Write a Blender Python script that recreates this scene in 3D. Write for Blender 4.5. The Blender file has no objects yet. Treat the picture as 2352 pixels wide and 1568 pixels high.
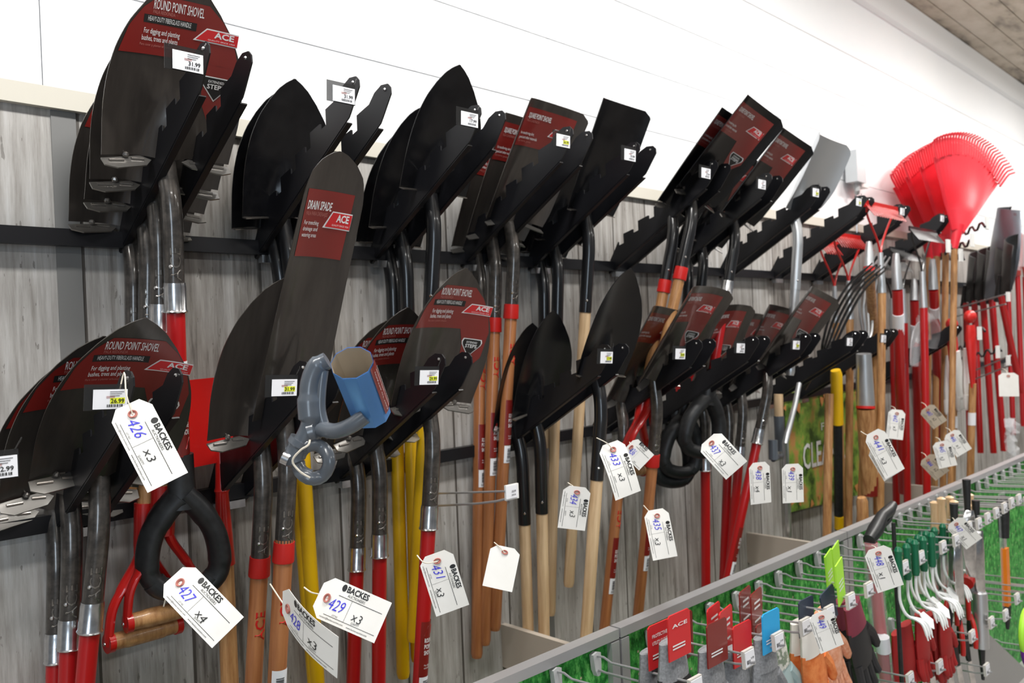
import bpy, math, random
from mathutils import Vector as V, Matrix
C = bpy.context.scene
COL = C.collection
R = math.radians
# ------------------------------------------------------------------ camera (wall of tools is the plane y = 0, camera 1.75 m in front)
D = 1.75; EYE = 1.95; FPX = 1900.0
YAW, ROLL, PIT = R(44.76), R(2.3), R(-0.27)
fw = V((math.cos(YAW)*math.cos(PIT), math.sin(YAW)*math.cos(PIT), math.sin(PIT))).normalized()
rt = fw.cross(V((0, 0, 1))).normalized(); up = rt.cross(fw)
up, rt = up*math.cos(ROLL)+rt*math.sin(ROLL), rt*math.cos(ROLL)-up*math.sin(ROLL)
CAM = V((0, -D, EYE))
cd = bpy.data.cameras.new('camera'); cam = bpy.data.objects.new('camera', cd); COL.objects.link(cam)
m = Matrix((rt, up, -fw)).transposed().to_4x4(); m.translation = CAM; cam.matrix_world = m
cd.sensor_width = 36; cd.lens = 36*FPX/2352; cd.clip_start = .02; cd.clip_end = 60
cd.dof.use_dof = True; cd.dof.focus_distance = 1.35; cd.dof.aperture_fstop = 6.5
C.camera = cam
def ray(px, py): return fw+rt*((px-1176)/FPX)-up*((py-784)/FPX)
def at(px, py, s=0.0):                      # point seen at a photo pixel, s metres in front of the wall
    d = ray(px, py); return CAM+d*((D-s)/d.y)
def atd(px, py, t): return CAM+ray(px, py)*t
# ------------------------------------------------------------------ light
w = bpy.data.worlds.new('world'); C.world = w; w.use_nodes = True
w.node_tree.nodes['Background'].inputs[0].default_value = (.86, .93, 1, 1)
w.node_tree.nodes['Background'].inputs[1].default_value = .11
def area(name, loc, size, sizey, power, col=(1, .98, .95), rot=(0, 0, 0)):
    l = bpy.data.lights.new(name, 'AREA'); l.shape = 'RECTANGLE'; l.size = size; l.size_y = sizey; l.energy = power; l.color = col
    o = bpy.data.objects.new(name, l); o.location = loc; o.rotation_euler = rot; COL.objects.link(o); return o
for x in (-1.2, .9, 3.0, 5.1, 7.2, 9.3):
    area('ceiling_lamp', (x, -1.30, 3.74), 1.3, .25, 42)
for x in (0, 3.5, 7): area('ceiling_lamp', (x, -4.6, 3.74), 1.5, .3, 34)
for x in (2.5, 5.0, 7.5): area('ceiling_bounce_fill', (x, -1.6, 3.1), 1.5, .2, 16, (1, .96, .9), (R(180), 0, 0))  # added upward fill, stands in for light bounced onto the ceiling
area('shop_window_light', (-3.2, -5.5, 2.1), 1.3, 2.2, 55, (.72, .86, 1), (R(90), 0, R(-40)))
C.view_settings.view_transform = 'Standard'; C.view_settings.look = 'None'; C.view_settings.exposure = .35; C.view_settings.gamma = 1
C.view_settings.use_curve_mapping = False

# ------------------------------------------------------------------ materials
MATS = {}
def mat(name, col, rough=.5, metal=0, coat=0, spec=.5, alpha=1, trans=0):
    if name in MATS: return MATS[name]
    m = bpy.data.materials.new(name); m.use_nodes = True; b = m.node_tree.nodes['Principled BSDF']
    b.inputs['Base Color'].default_value = (*col, 1); b.inputs['Roughness'].default_value = rough
    b.inputs['Metallic'].default_value = metal; b.inputs['Coat Weight'].default_value = coat
    b.inputs['Coat Roughness'].default_value = .08; b.inputs['Specular IOR Level'].default_value = spec
    b.inputs['Alpha'].default_value = alpha; b.inputs['Transmission Weight'].default_value = trans
    MATS[name] = m; return m
def noisy(m, c1, c2, scale, stretch=(1, 1, 1), detail=6, rough=.6, bump=0, lo=.35, hi=.65, c3=None, coord='Object'):
    nt = m.node_tree; N = nt.nodes; L = nt.links; b = N['Principled BSDF']
    tc = N.new('ShaderNodeTexCoord'); mp = N.new('ShaderNodeMapping'); mp.inputs['Scale'].default_value = stretch
    L.new(tc.outputs[coord], mp.inputs['Vector'])
    n = N.new('ShaderNodeTexNoise'); n.inputs['Scale'].default_value = scale; n.inputs['Detail'].default_value = detail; n.inputs['Roughness'].default_value = rough
    L.new(mp.outputs[0], n.inputs['Vector'])
    r = N.new('ShaderNodeValToRGB'); r.color_ramp.elements[0].position = lo; r.color_ramp.elements[1].position = hi
    r.color_ramp.elements[0].color = (*c1, 1); r.color_ramp.elements[1].color = (*c2, 1)
    if c3: e = r.color_ramp.elements.new((lo+hi)/2); e.color = (*c3, 1)
    L.new(n.outputs['Fac'], r.inputs[0]); L.new(r.outputs[0], b.inputs['Base Color'])
    if bump:
        bp = N.new('ShaderNodeBump'); bp.inputs['Strength'].default_value = bump; bp.inputs['Distance'].default_value = .002
        L.new(n.outputs['Fac'], bp.inputs['Height']); L.new(bp.outputs[0], b.inputs['Normal'])
    return m
black_blade = noisy(mat('black_painted_steel', (.009, .009, .010), .24, 0, 0, .30), (.004, .004, .005), (.008, .008, .009), 30)
grey_blade = noisy(mat('lacquered_steel', (.05, .044, .04), .30, .25, .35), (.034, .029, .026), (.058, .050, .044), 5, (6, 6, 1))
sock_grey = noisy(mat('lacquered_socket_steel', (.07, .062, .055), .30, .45, .8), (.045, .040, .036), (.10, .088, .078), 60)
black_tube = mat('black_socket_paint', (.010, .010, .011), .28, 0, .5)
arm_black = mat('black_powder_coat', (.009, .009, .011), .38, 0, 0, .35)
silver = noisy(mat('aluminium', (.7, .7, .71), .25, 1), (.55, .55, .56), (.82, .82, .83), 40)
alu_soft = mat('brushed_aluminium', (.62, .64, .66), .38, .9)
red_gloss = mat('red_fibreglass', (.42, .008, .010), .32, 0, .4)
red_plastic = mat('red_plastic', (.55, .015, .012), .38)
red_rake = mat('red_rake_plastic', (.80, .03, .05), .35)
red_paint = mat('red_painted_steel', (.50, .010, .008), .3, 0, .4)
yellow = mat('yellow_fibreglass', (.80, .47, .005), .38)
black_pl = noisy(mat('black_plastic', (.014, .015, .016), .42), (.011, .011, .012), (.02, .021, .022), 80)
grey_pl = mat('grey_plastic', (.10, .115, .135), .28, 0, .3)
wood_dark = noisy(mat('stained_wood', (.4, .16, .06), .38, 0, .3), (.30, .105, .035), (.46, .19, .075), 7, (9, 9, .6), bump=.05)
wood_light = noisy(mat('pale_ash_wood', (.7, .5, .3), .45), (.52, .34, .18), (.74, .54, .33), 7, (9, 9, .6), bump=.05)
wood_mid = noisy(mat('honey_oak_wood', (.5, .27, .12), .42, 0, .2), (.30, .13, .045), (.56, .31, .13), 9, (9, 9, 1.0), bump=.1)
label_red = mat('red_label_film', (.20, .014, .011), .36, 0, .3)
logo_red = mat('bright_red_ink', (.62, .02, .025), .36)
white_ink = mat('white_ink', (.78, .78, .78), .5)
faint_ink = mat('faint_ink', (.42, .16, .14), .5)
black_ink = mat('black_ink', (.01, .01, .01), .5)
blue_ink = mat('blue_marker_ink', (.035, .03, .62), .5)
tag_card = noisy(mat('manila_white_card', (.82, .81, .77), .6), (.80, .79, .75), (.85, .84, .81), 12)
paper = mat('white_paper', (.80, .81, .85), .5)
eyelet_m = mat('eyelet_red', (.45, .16, .13), .6)
string_m = mat('cotton_string', (.72, .66, .55), .8)
clear_pl = mat('clear_plastic', (.03, .03, .03), .10, 0, 0, .5, .62)
clear_bag = mat('clear_bag_film', (.75, .77, .8), .15, 0, 0, .5, .20)
yel_ink = mat('yellow_highlight', (.72, .78, .03), .5)
emboss_m = mat('embossed_steel', (.22, .20, .18), .25, .7, .8)
step_m = mat('lacquered_step_catchlight', (.22, .21, .195), .28, .75, .3)  # lighter than the blade steel: light caught by the steps put into the colour
white_pl = mat('white_plastic', (.78, .78, .76), .4)
tan_board = mat('tan_painted_board', (.44, .39, .33), .55)
wire_m = mat('grey_zinc_wire', (.42, .42, .43), .35, .6)
clip_m = mat('grey_clip_plastic', (.42, .43, .43), .5)
cardb = mat('cardboard', (.47, .40, .31), .8)
blue_card = mat('light_blue_card', (.20, .50, .95), .45)
frame_m = mat('satin_aluminium_frame', (.50, .50, .51), .38, .55)

# ------------------------------------------------------------------ mesh builder
class MB:
    def __init__(s): s.v = []; s.f = []
    def add(s, vs, fs, M=None):
        o = len(s.v); s.v += [tuple(M @ V(p)) if M else tuple(p) for p in vs]; s.f += [tuple(i+o for i in f) for f in fs]; return s
    def box(s, c, sz, M=None):
        x, y, z = [a/2 for a in sz]; c = V(c)
        vs = [c+V((i*x, j*y, k*z)) for i in (-1, 1) for j in (-1, 1) for k in (-1, 1)]
        return s.add(vs, [(0, 1, 3, 2), (4, 6, 7, 5), (0, 4, 5, 1), (2, 3, 7, 6), (0, 2, 6, 4), (1, 5, 7, 3)], M)
    def tube(s, path, rad, n=14, cap=True, M=None, sq=None):
        P = [V(p) for p in path]; rr = rad if isinstance(rad, (list, tuple)) else [rad]*len(P)
        vs = []; fs = []; prev = None
        for i, p in enumerate(P):
            t = (P[min(i+1, len(P)-1)]-P[max(i-1, 0)])
            if t.length < 1e-9: t = prev_t
            t = t.normalized(); prev_t = t
            if prev is None: a = t.orthogonal().normalized() if abs(t.z) < .9 else V((1, 0, 0)); a = (a-t*a.dot(t)).normalized()
            else: a = (prev-t*prev.dot(t)); a = a.normalized() if a.length > 1e-6 else t.orthogonal().normalized()
            prev = a; b = t.cross(a)
            for k in range(n):
                q = 2*math.pi*k/n; e = (a*math.cos(q)*(sq[0] if sq else 1)+b*math.sin(q)*(sq[1] if sq else 1))*rr[i]; vs.append(p+e)
        for i in range(len(P)-1):
            for k in range(n): fs.append((i*n+k, i*n+(k+1) % n, (i+1)*n+(k+1) % n, (i+1)*n+k))
        if cap: fs.append(tuple(range(n))[::-1]); fs.append(tuple((len(P)-1)*n+k for k in range(n)))
        return s.add(vs, fs, M)
    def prism(s, pts, t, M=None):            # outline in local xy, thickness t along z
        n = len(pts); vs = [(x, y, -t/2) for x, y in pts]+[(x, y, t/2) for x, y in pts]
        fs = [tuple(range(n))[::-1], tuple(range(n, 2*n))]+[(i, (i+1) % n, n+(i+1) % n, n+i) for i in range(n)]
        return s.add(vs, fs, M)
    def sheet(s, rows, th, nrm=V((0, 1, 0)), M=None):   # rows of points -> thick sheet
        nr = len(rows); nc = len(rows[0]); A = [V(p) for r in rows for p in r]; B = [p+nrm*th for p in A]; K = nr*nc; fs = []
        for i in range(nr-1):
            for j in range(nc-1):
                a, b, c, d = i*nc+j, i*nc+j+1, (i+1)*nc+j+1, (i+1)*nc+j; fs.append((a, b, c, d)); fs.append((K+d, K+c, K+b, K+a))
        if th:
            bd = [i for i in range(nc)]+[(i+1)*nc-1 for i in range(1, nr)]+[(nr-1)*nc+j for j in range(nc-2, -1, -1)]+[i*nc for i in range(nr-2, 0, -1)]
            for k in range(len(bd)): a, b = bd[k], bd[(k+1) % len(bd)]; fs.append((b, a, K+a, K+b))
        else: fs = fs[::2]; B = []
        return s.add(A+B, fs, M)
    def ball(s, c, r, n=10, sc=(1, 1, 1), M=None):
        c = V(c); vs = []; fs = []; h = n//2
        for i in range(h+1):
            a = math.pi*i/h
            for k in range(n): q = 2*math.pi*k/n; vs.append(c+V((math.sin(a)*math.cos(q)*sc[0], math.sin(a)*math.sin(q)*sc[1], math.cos(a)*sc[2]))*r)
        for i in range(h):
            for k in range(n): fs.append((i*n+k, (i+1)*n+k, (i+1)*n+(k+1) % n, i*n+(k+1) % n))
        return s.add(vs, fs, M)
    def mesh(s, name, m, ang=35):
        me = bpy.data.meshes.new(name); me.from_pydata(s.v, [], s.f); me.validate(); me.materials.append(m)
        me.shade_smooth(); me.set_sharp_from_angle(angle=R(ang)); return me
CACHE = {}
def part(name, fn, m, parent=None, key=None, M=None, label=None, ang=35):
    k = (name, key, m.name) if key is not None else None
    if k is None or k not in CACHE:
        b = MB(); fn(b); me = b.mesh(name, m, ang)
        if k: CACHE[k] = me
    else: me = CACHE[k]
    o = bpy.data.objects.new(name, me); COL.objects.link(o)
    if parent: o.parent = parent
    if M is not None: o.matrix_local = M
    if label: o['label'] = label
    return o
def thing(name, label, cat, loc=(0, 0, 0), rot=(0, 0, 0), group=None):
    o = bpy.data.objects.new(name, None); o.empty_display_size = .05; COL.objects.link(o); o.location = loc; o.rotation_euler = rot
    o['label'] = label; o['category'] = cat
    if group: o['group'] = group
    return o
def tag1(o, label, cat, group=None):
    o['label'] = label; o['category'] = cat
    if group: o['group'] = group
    return o
def struct(name, fn, m): o = part(name, fn, m); o['kind'] = 'structure'; return o
# text geometry
TX = {}
def tgeo(s, size, bold=0.0):
    k = (s, bold)
    if k not in TX:
        cu = bpy.data.curves.new('t', 'FONT'); cu.body = s; cu.size = 1; cu.resolution_u = 2; cu.offset = bold
        o = bpy.data.objects.new('t', cu); me = bpy.data.meshes.new_from_object(o)
        TX[k] = ([(v.co.x, v.co.y) for v in me.vertices], [tuple(p.vertices) for p in me.polygons])
        bpy.data.objects.remove(o); bpy.data.curves.remove(cu); bpy.data.meshes.remove(me)
    vs, fs = TX[k]; return [(x*size, y*size) for x, y in vs], fs
def text(b, s, width, height, fmap, x0=0, y0=0, bold=.012):    # left aligned at x0,y0 fitted to width x height, mapped by fmap(x,y)
    if not s: return
    vs, fs = tgeo(s, 1, bold); mx = max(v[0] for v in vs); mn = min(v[0] for v in vs)
    b.add([fmap(x0+(x-mn)/(mx-mn)*width, y0+y/.7*height) for x, y in vs], fs)
def quadmap(b, x0, x1, y0, y1, fmap, nx=1, ny=1):
    b.sheet([[fmap(x0+(x1-x0)*i/nx, y0+(y1-y0)*j/ny) for i in range(nx+1)] for j in range(ny+1)], 0)
def barcode(b, x0, x1, y0, y1, fmap, seed=1, vert=False):
    r = random.Random(seed); t = x0
    while t < x1-.0003:
        wd = r.choice((.0006, .001, .0016))*((x1-x0)/.03+.2); t2 = min(t+wd, x1); quadmap(b, t, t2, y0, y1, fmap); t = t2+wd*r.choice((.7, 1.1))
def interp(tab, t):
    if t <= tab[0][0]: return tab[0][1]
    for (a, x), (c, y) in zip(tab, tab[1:]):
        if t <= c: return x+(y-x)*(t-a)/(c-a)
    return tab[-1][1]
def smooth_tab(tab):
    out = []; n = len(tab)
    for i in range(n-1):
        p0 = tab[max(i-1, 0)][1]; p1 = tab[i][1]; p2 = tab[i+1][1]; p3 = tab[min(i+2, n-1)][1]
        for k in range(6):
            t = k/6; out.append((tab[i][0]+(tab[i+1][0]-tab[i][0])*t, .5*((2*p1)+(-p0+p2)*t+(2*p0-5*p1+4*p2-p3)*t*t+(-p0+3*p1-3*p2+p3)*t**3)))
    return out+[tab[-1]]

# ------------------------------------------------------------------ blades (local: base centre at origin, z up the blade, faces -y)
ROUND = smooth_tab([(0, .95), (.1, .97), (.25, 1), (.42, .985), (.58, .90), (.72, .74), (.84, .52), (.92, .33), (.97, .16), (1, .02)])
DRAIN = smooth_tab([(0, 1), (.3, .95), (.6, .90), (.84, .86), (.92, .74), (.965, .50), (.99, .25), (1, .03)])
SQ = [(0, .93), (.12, .97), (.5, 1), (.955, 1.0), (1, .86)]
SCOOP = smooth_tab([(0, .72), (.15, .9), (.4, 1), (.9, 1), (.97, .93), (1, .85)])
BL = {'round': (.125, .325, ROUND), 'black': (.108, .30, ROUND), 'square': (.118, .33, SQ), 'blacksq': (.112, .315, SQ), 'drain': (.074, .535, DRAIN), 'scoop': (.135, .285, SCOOP)}
def hfield(kind):
    W, L, T = BL[kind]
    def y(x, v):
        u = x/W; r = max(0, 1-v/(.42*L))
        if kind in ('square', 'blacksq'): d = .040*abs(u)**3.2
        elif kind == 'scoop': d = .060*abs(u)**2.6
        elif kind == 'drain': d = .017*u*u
        else: d = .024*u*u
        ridge = (.027 if kind not in ('drain',) else .012)*math.exp(-(x/(.008+.020*r))**2)*min(1, r*1.6)
        return -d-ridge-.010*(v/L)**2
    return y
def blade_fn(kind):
    W, L, T = BL[kind]; y = hfield(kind)
    def fn(b):
        rows = []; N = 34
        for i in range(N+1):
            t = i/N; t = 1-(1-t)**1.35; w_ = interp(T, t)*W; v = t*L
            rows.append([(w_*(-1+2*j/22), y(w_*(-1+2*j/22), v), v) for j in range(23)])
        b.sheet(rows, .0022)
    return fn
def strip(b, kind, lt, rtb, v0, v1, off, n=14):
    W, L, T = BL[kind]; y = hfield(kind); rows = []
    for i in range(n+1):
        t = v0+(v1-v0)*i/n; a = interp(lt, t)*W; c = interp(rtb, t)*W
        rows.append([(a+(c-a)*j/10, y(a+(c-a)*j/10, t*L)-off, t*L) for j in range(11)])
    b.sheet(rows, 0)
def polyrows(b, f, P, n=6, m=8):
    v0 = min(p[1] for p in P); v1 = max(p[1] for p in P); rows = []
    for i in range(n+1):
        v = v0+(v1-v0)*min(.9999, max(.0001, i/n)); xs = []
        for (x0, y0), (x1, y1) in zip(P, P[1:]+P[:1]):
            if (y0-v)*(y1-v) < 0: xs.append(x0+(x1-x0)*(v-y0)/(y1-y0))
        if len(xs) < 2: xs = [P[0][0], P[0][0]+1e-5]
        rows.append([f(min(xs)+(max(xs)-min(xs))*j/m, v) for j in range(m+1)])
    b.sheet(rows, 0)
def blade_label(kind, par):
    W, L, T = BL[kind]; y = hfield(kind)
    f1 = lambda o: (lambda x, v: (x, y(x, v)-o, v))
    def red(b):
        if kind == 'round':
            strip(b, kind, [(.56, -.86), (.70, -.74), (.8, -.56), (.87, -.34)], [(.56, .88), (.70, .76), (.8, .58), (.87, .36)], .56, .87, .0007)
            strip(b, kind, [(.24, .55), (.33, .44), (.45, .40), (.56, .28)], [(.24, .60), (.36, .86), (.56, .88)], .24, .56, .0007)
        elif kind == 'square':
            strip(b, kind, [(0, -.80)], [(0, .80)], .62, .93, .0007); strip(b, kind, [(.30, .50), (.40, .34), (.62, .22)], [(.30, .54), (.46, .80), (.62, .80)], .30, .62, .0007)
        else: strip(b, kind, [(0, -.74)], [(0, .62)], .62, .86, .0007)
    lab = part('label', red, label_red, par, kind, label='dark red printed label')
    def wtxt(b):
        if kind == 'round':
            text(b, 'ROUND POINT SHOVEL', W*.72, L*.050, f1(.0014), -.42*W, .80*L, .008)
            text(b, 'HEAVY-DUTY FIBERGLASS HANDLE', W*.62, L*.026, f1(.0014), -.48*W, .735*L, .0)
            text(b, 'For digging and planting', W*.52, L*.028, f1(.0014), -.52*W, .670*L, .005)
            text(b, 'bushes, trees and plants', W*.52, L*.028, f1(.0014), -.54*W, .632*L, .005)
        elif kind == 'square':
            text(b, 'SQUARE POINT SHOVEL', W*.80, L*.040, f1(.0014), -.62*W, .85*L, .02)
            text(b, 'For transferring dirt,', W*.52, L*.022, f1(.0014), -.70*W, .715*L, .005)
            text(b, 'gravel and other materials', W*.66, L*.022, f1(.0014), -.70*W, .68*L, .005)
        else:
            text(b, 'DRAIN SPADE', W*.74, L*.030, f1(.0014), -.66*W, .79*L, .02)
            for i, s_ in enumerate(('For trenching', 'drainage and', 'watering areas')): text(b, s_, W*.46, L*.015, f1(.0014), -.66*W, (.735-.022*i)*L, .005)
        cx, cv, lw, lh = {'round': (.50, .715, .62, .075), 'square': (.50, .775, .52, .075), 'drain': (.30, .760, .74, .062)}[kind]
        X0 = (cx-lw/2)*W; X1 = (cx+lw/2)*W; Vb = (cv-lh/2)*L; Vt = (cv+lh/2)*L; q = lw*.28*W; o = f1(.0012)
        polyrows(b, o, [(X0, Vb), (X1, Vb), (X1, Vt), (X0+q, Vt)])
        if kind == 'round':
            pass
    part('lettering', wtxt, white_ink, lab, kind, label='white lettering')
    def faint(b):
        if kind == 'round': text(b, 'PALA REDONDA', W*.32, L*.018, f1(.0014), -.42*W, .776*L, 0); text(b, 'Para cavar y plantar arbustos', W*.46, L*.013, f1(.0014), -.56*W, .605*L, 0)
        elif kind == 'square': text(b, 'PALA CUADRADA', W*.46, L*.02, f1(.0014), -.62*W, .818*L, 0); text(b, 'Para tierra, grava', W*.5, L*.016, f1(.0014), -.70*W, .652*L, 0)
        else: text(b, 'PALA PARA DRENAJES', W*.66, L*.014, f1(.0014), -.66*W, .768*L, 0)
    part('small_print', faint, faint_ink, lab, kind)
    def logo(b):
        cx, cv, lw, lh = {'round': (.50, .715, .62, .075), 'square': (.50, .775, .52, .075), 'drain': (.30, .760, .74, .062)}[kind]
        X0 = (cx-lw/2)*W; X1 = (cx+lw/2)*W; Vb = (cv-lh/2)*L; Vt = (cv+lh/2)*L; q = lw*.28*W; o = f1(.0018); e = .0022
        polyrows(b, o, [(X0+e*2, Vb+e), (X1-e*.3, Vb+e), (X1-e*.3, Vt-e), (X0+q+e*.4, Vt-e)])
    lg = part('logo_patch', logo, logo_red, lab, kind, label='bright red trapezoid patch')
    def ltxt(b):
        cx, cv, lw, lh = {'round': (.50, .715, .62, .075), 'square': (.50, .775, .52, .075), 'drain': (.30, .760, .74, .062)}[kind]
        text(b, 'ACE', lw*W*.44, lh*L*.42, f1(.0024), (cx-lw*.04)*W, (cv-lh*.06)*L, .03)
        text(b, 'QUALITY SINCE 1924', lw*W*.6, lh*L*.10, f1(.0024), (cx-lw*.17)*W, (cv-lh*.32)*L, 0)
    part('logo_lettering', ltxt, white_ink, lab, kind)
    if kind == 'drain': return
    bx, bv = (.60, .44) if kind == 'round' else (.56, .47)
    hexa = [(-.17, .05), (.17, .05), (.20, .02), (0, -.075), (-.20, .02)]
    part('badge_border', lambda b: polyrows(b, f1(.0012), [((bx+x*1.12)*W, (bv+v*1.12)*L) for x, v in hexa]), white_ink, lab, kind)
    part('badge', lambda b: polyrows(b, f1(.0016), [((bx+x)*W, (bv+v)*L) for x, v in hexa]), black_ink, lab, kind)
    def bt(b): text(b, 'EXTENDED', W*.22, L*.014, f1(.0022), (bx-.11)*W, (bv+.022)*L, .01); text(b, 'STEPS', W*.24, L*.026, f1(.0022), (bx-.12)*W, (bv-.012)*L, .02)
    part('badge_lettering', bt, white_ink, lab, kind)
    if kind == 'round':
        part('black_stripe', lambda b: quadmap(b, -.54*W, .22*W, .724*L, .766*L, f1(.0010), 8, 1), black_ink, lab, kind)
def steps_fn(kind, S_=(-1, 1)):
    W = BL[kind][0]; T = BL[kind][2]; w0 = W*interp(T, 0); y = hfield(kind)
    def fn(b):
        if kind in ('round', 'square'):
            dp = .034 if kind == 'round' else .026
            for s in S_:
                o = [(s*w0, y(w0, 0)+.001), (s*w0*.99, y(w0, 0)-dp*.55), (s*w0*.82, y(w0*.8, 0)-dp), (s*.042, y(.04, 0)-dp*.8), (s*.028, y(.028, 0)-.004), (s*.045, y(.045, 0)+.001)]
                if s < 0: o = o[::-1]
                b.prism(o, .0026, Matrix.Translation((0, 0, -.001)) @ Matrix.Rotation(R(17), 4, 'X'))
        else:
            for s in S_:
                o = [(s*w0, y(w0, 0)+.002), (s*w0*.97, y(w0, 0)-.010), (s*.04, y(.04, 0)-.012), (s*.03, y(.03, 0)+.002)]
                if s < 0: o = o[::-1]
                b.prism(o, .0024, Matrix.Translation((0, 0, -.001)))
    return fn
def ribs_fn(kind, S_=(-1, 1)):
    W = BL[kind][0]; T = BL[kind][2]; w0 = W*interp(T, 0); y = hfield(kind); M = Matrix.Translation((0, 0, .0008)) @ Matrix.Rotation(R(17), 4, 'X')
    def fn(b):
        for s in S_:
            b.tube([M @ V((s*w0*.90, y(w0*.9, 0)-.010, 0)), M @ V((s*w0*.68, y(w0*.7, 0)-.014, 0))], .003, 8)
            b.tube([M @ V((s*w0*.55, y(w0*.5, 0)-.012, 0)), M @ V((s*w0*.36, y(w0*.36, 0)-.012, 0))], .003, 8)
            b.ball(M @ V((s*w0*.62, y(w0*.6, 0)-.004, .004)), .006, 8)
    return fn

# crank-necked socket: handle axis at y = -.030 going down
def bez(pts, n=5):
    P = [V(p) for p in pts]; out = []
    for i in range(len(P)-1):
        p0 = P[max(i-1, 0)]; p1 = P[i]; p2 = P[i+1]; p3 = P[min(i+2, len(P)-1)]
        for k in range(n):
            t = k/n; out.append(.5*((2*p1)+(-p0+p2)*t+(2*p0-5*p1+4*p2-p3)*t*t+(-p0+3*p1-3*p2+p3)*t**3))
    return out+[P[-1]]
OFF = -.030
SOCK = [(0, -.016, .085), (0, -.008, .045), (0, -.004, .005), (0, -.013, -.035), (0, -.024, -.075), (0, -.0295, -.12), (0, OFF, -.16), (0, OFF, -.24)]
def socket_fn(slen):
    P = SOCK[:-1]+[(0, OFF, -slen)]
    def fn(b):
        q = bez(P); b.tube(q, [.006+.0125*min(1, i/12) for i in range(len(q))], 18)
    return fn
def cyl(b, x, y, z0, z1, r, n=18, lip=0):
    if lip: b.tube([(x, y, z0), (x, y, z1+.006), (x, y, z1+.004), (x, y, z1)], [r, r, r+lip, r+lip], n)
    else: b.tube([(x, y, z0), (x, y, z1)], r, n)
def cylmap(r, y0=OFF, flip=False, ang0=0.0):     # (a,b) -> on a handle of radius r; a runs round it, b up it
    def f(a, b_): q = (a/r)+ang0; return (math.sin(q)*r, y0-math.cos(q)*r, b_)
    def g(a, b_): q = (-a/r)+ang0; return (math.sin(q)*r, y0-math.cos(q)*r, 2*flip-b_)
    return g if flip else f
def vertmap(r, y0, z0, ang0=0.0, up_=False):            # text running down the handle
    def f(a, b_):
        q = ang0+(b_/r if not up_ else -b_/r); return (math.sin(q)*r, y0-math.cos(q)*r, z0-a if not up_ else z0+a)
    return f
def handle_sticker(par, r, z0, l1='ROUND', l2='POINT', l3='SHOVEL', a0=0.0, flip=False, key='', white_first=False):
    rr = r+.0006
    fm = cylmap(rr, OFF, (z0-.06) if flip else False, a0); H = .125
    hw = r*1.25
    zw0, zw1 = (z0+.005, z0+.060) if white_first else (z0-H-.05, z0-H-.002)
    lab = part('sticker', lambda b: quadmap(b, -hw, hw, z0-H, z0, cylmap(rr, OFF, False, a0), 10, 1), label_red, par, key+'s', label='dark red handle sticker')
    def wt(b):
        f2 = cylmap(rr+.0005, OFF, (z0-.06) if flip else False, a0)
        y = z0-.048
        for s_ in (l1, l2, l3): text(b, s_, .024, .010, f2, -.012, y, .02); y -= .014
        b.add([f2(-.014, z0-.032), f2(.014, z0-.032), f2(.014, z0-.010), f2(-.005, z0-.010)], [(0, 1, 2, 3)])
        text(b, 'For digging', .02, .004, f2, -.010, z0-.102, 0); text(b, 'and planting', .02, .004, f2, -.010, z0-.108, 0)
    part('sticker_lettering', wt, white_ink, lab, key+'t')
    part('sticker_logo', lambda b: b.add([cylmap(rr+.0008, OFF, (z0-.06) if flip else False, a0)(*p) for p in ((-.012, z0-.031), (.013, z0-.031), (.013, z0-.011), (-.0045, z0-.011))], [(0, 1, 2, 3)]), logo_red, lab, key+'l')
    ws = part('barcode_sticker', lambda b: quadmap(b, -hw*.9, hw*.9, zw0, zw1, cylmap(rr, OFF, False, a0), 8, 1), paper, par, key+'w', label='white barcode sticker')
    def bc(b):
        f3 = cylmap(rr+.0006, OFF, False, a0); n = 11; q = zw0+.012
        for i in range(n):
            h_ = .0008+.0007*((i*7) % 3); quadmap(b, -hw*.5, hw*.25, q, q+h_, f3, 3, 1); q += h_+.0012
        for i in range(5): quadmap(b, -hw*.6, hw*.6, zw0+.003+i*.0014, zw0+.0036+i*.0014, f3, 3, 1)
    part('barcode', bc, black_ink, ws, key+'b')

# ------------------------------------------------------------------ racks
SLOT = [.318, .258, .198, .134, .073, .013]
def arm_profile():                         # (s, z) relative to the bar centre line, s out from the wall
    T = .577; p = [(.016, -.022), (.016, .008)]
    fl = lambda s: .028+T*s
    for i, s in enumerate(sorted(SLOT)[1:]):
        a = s-.010; c = s+.010
        p += [(a-.003, fl(a)+.015), (a, fl(a)+.014), (a, fl(s)-.003), (c, fl(s)+.003), (c, fl(s)+.034)]
        if i < 4: pass
    p += [(.372, .258), (.392, .277), (.415, .287), (.436, .285), (.445, .276), (.446, .263), (.416, .222), (.408, .212)]
    return p
def bracket(X, lv, n, label):
    zb = EYE+(.2265 if lv == 'U' else -.3135)
    t = thing('tool_hanger', label, 'tool hanger', (X, -.045, zb), group='sawtooth tool hangers on the '+('upper' if lv == 'U' else 'lower')+' rail')
    def arm(b):
        P = arm_profile()
        # plate in the y/z plane, triangulated by slices so that the notches stay open
        M = Matrix(((0, 0, 1, 0), (-1, 0, 0, .045), (0, 1, 0, 0), (0, 0, 0, 1)))
        b.prism(P, .0028, M)
        b.prism([(.016, -.022), (.398, .2055), (.3995, .203), (.0175, -.0245)], .013, Matrix.Translation((.0062, 0, 0)) @ M)
    for dx in (-.0375, .0375): part('arm', arm, arm_black, t, 'a', Matrix.Translation((dx, 0, 0)))
    [part('screw', lambda b: b.ball((-.002, -.382, .275), .0035, 8), silver, t, 'sc', Matrix.Translation((dx, 0, 0))) for dx in (-.0375, .0375)]
    part('clip', lambda b: b.box((0, .012, -.026), (.068, .018, .017)), silver, t, 'c', label='bare metal clip')
    return t
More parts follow.
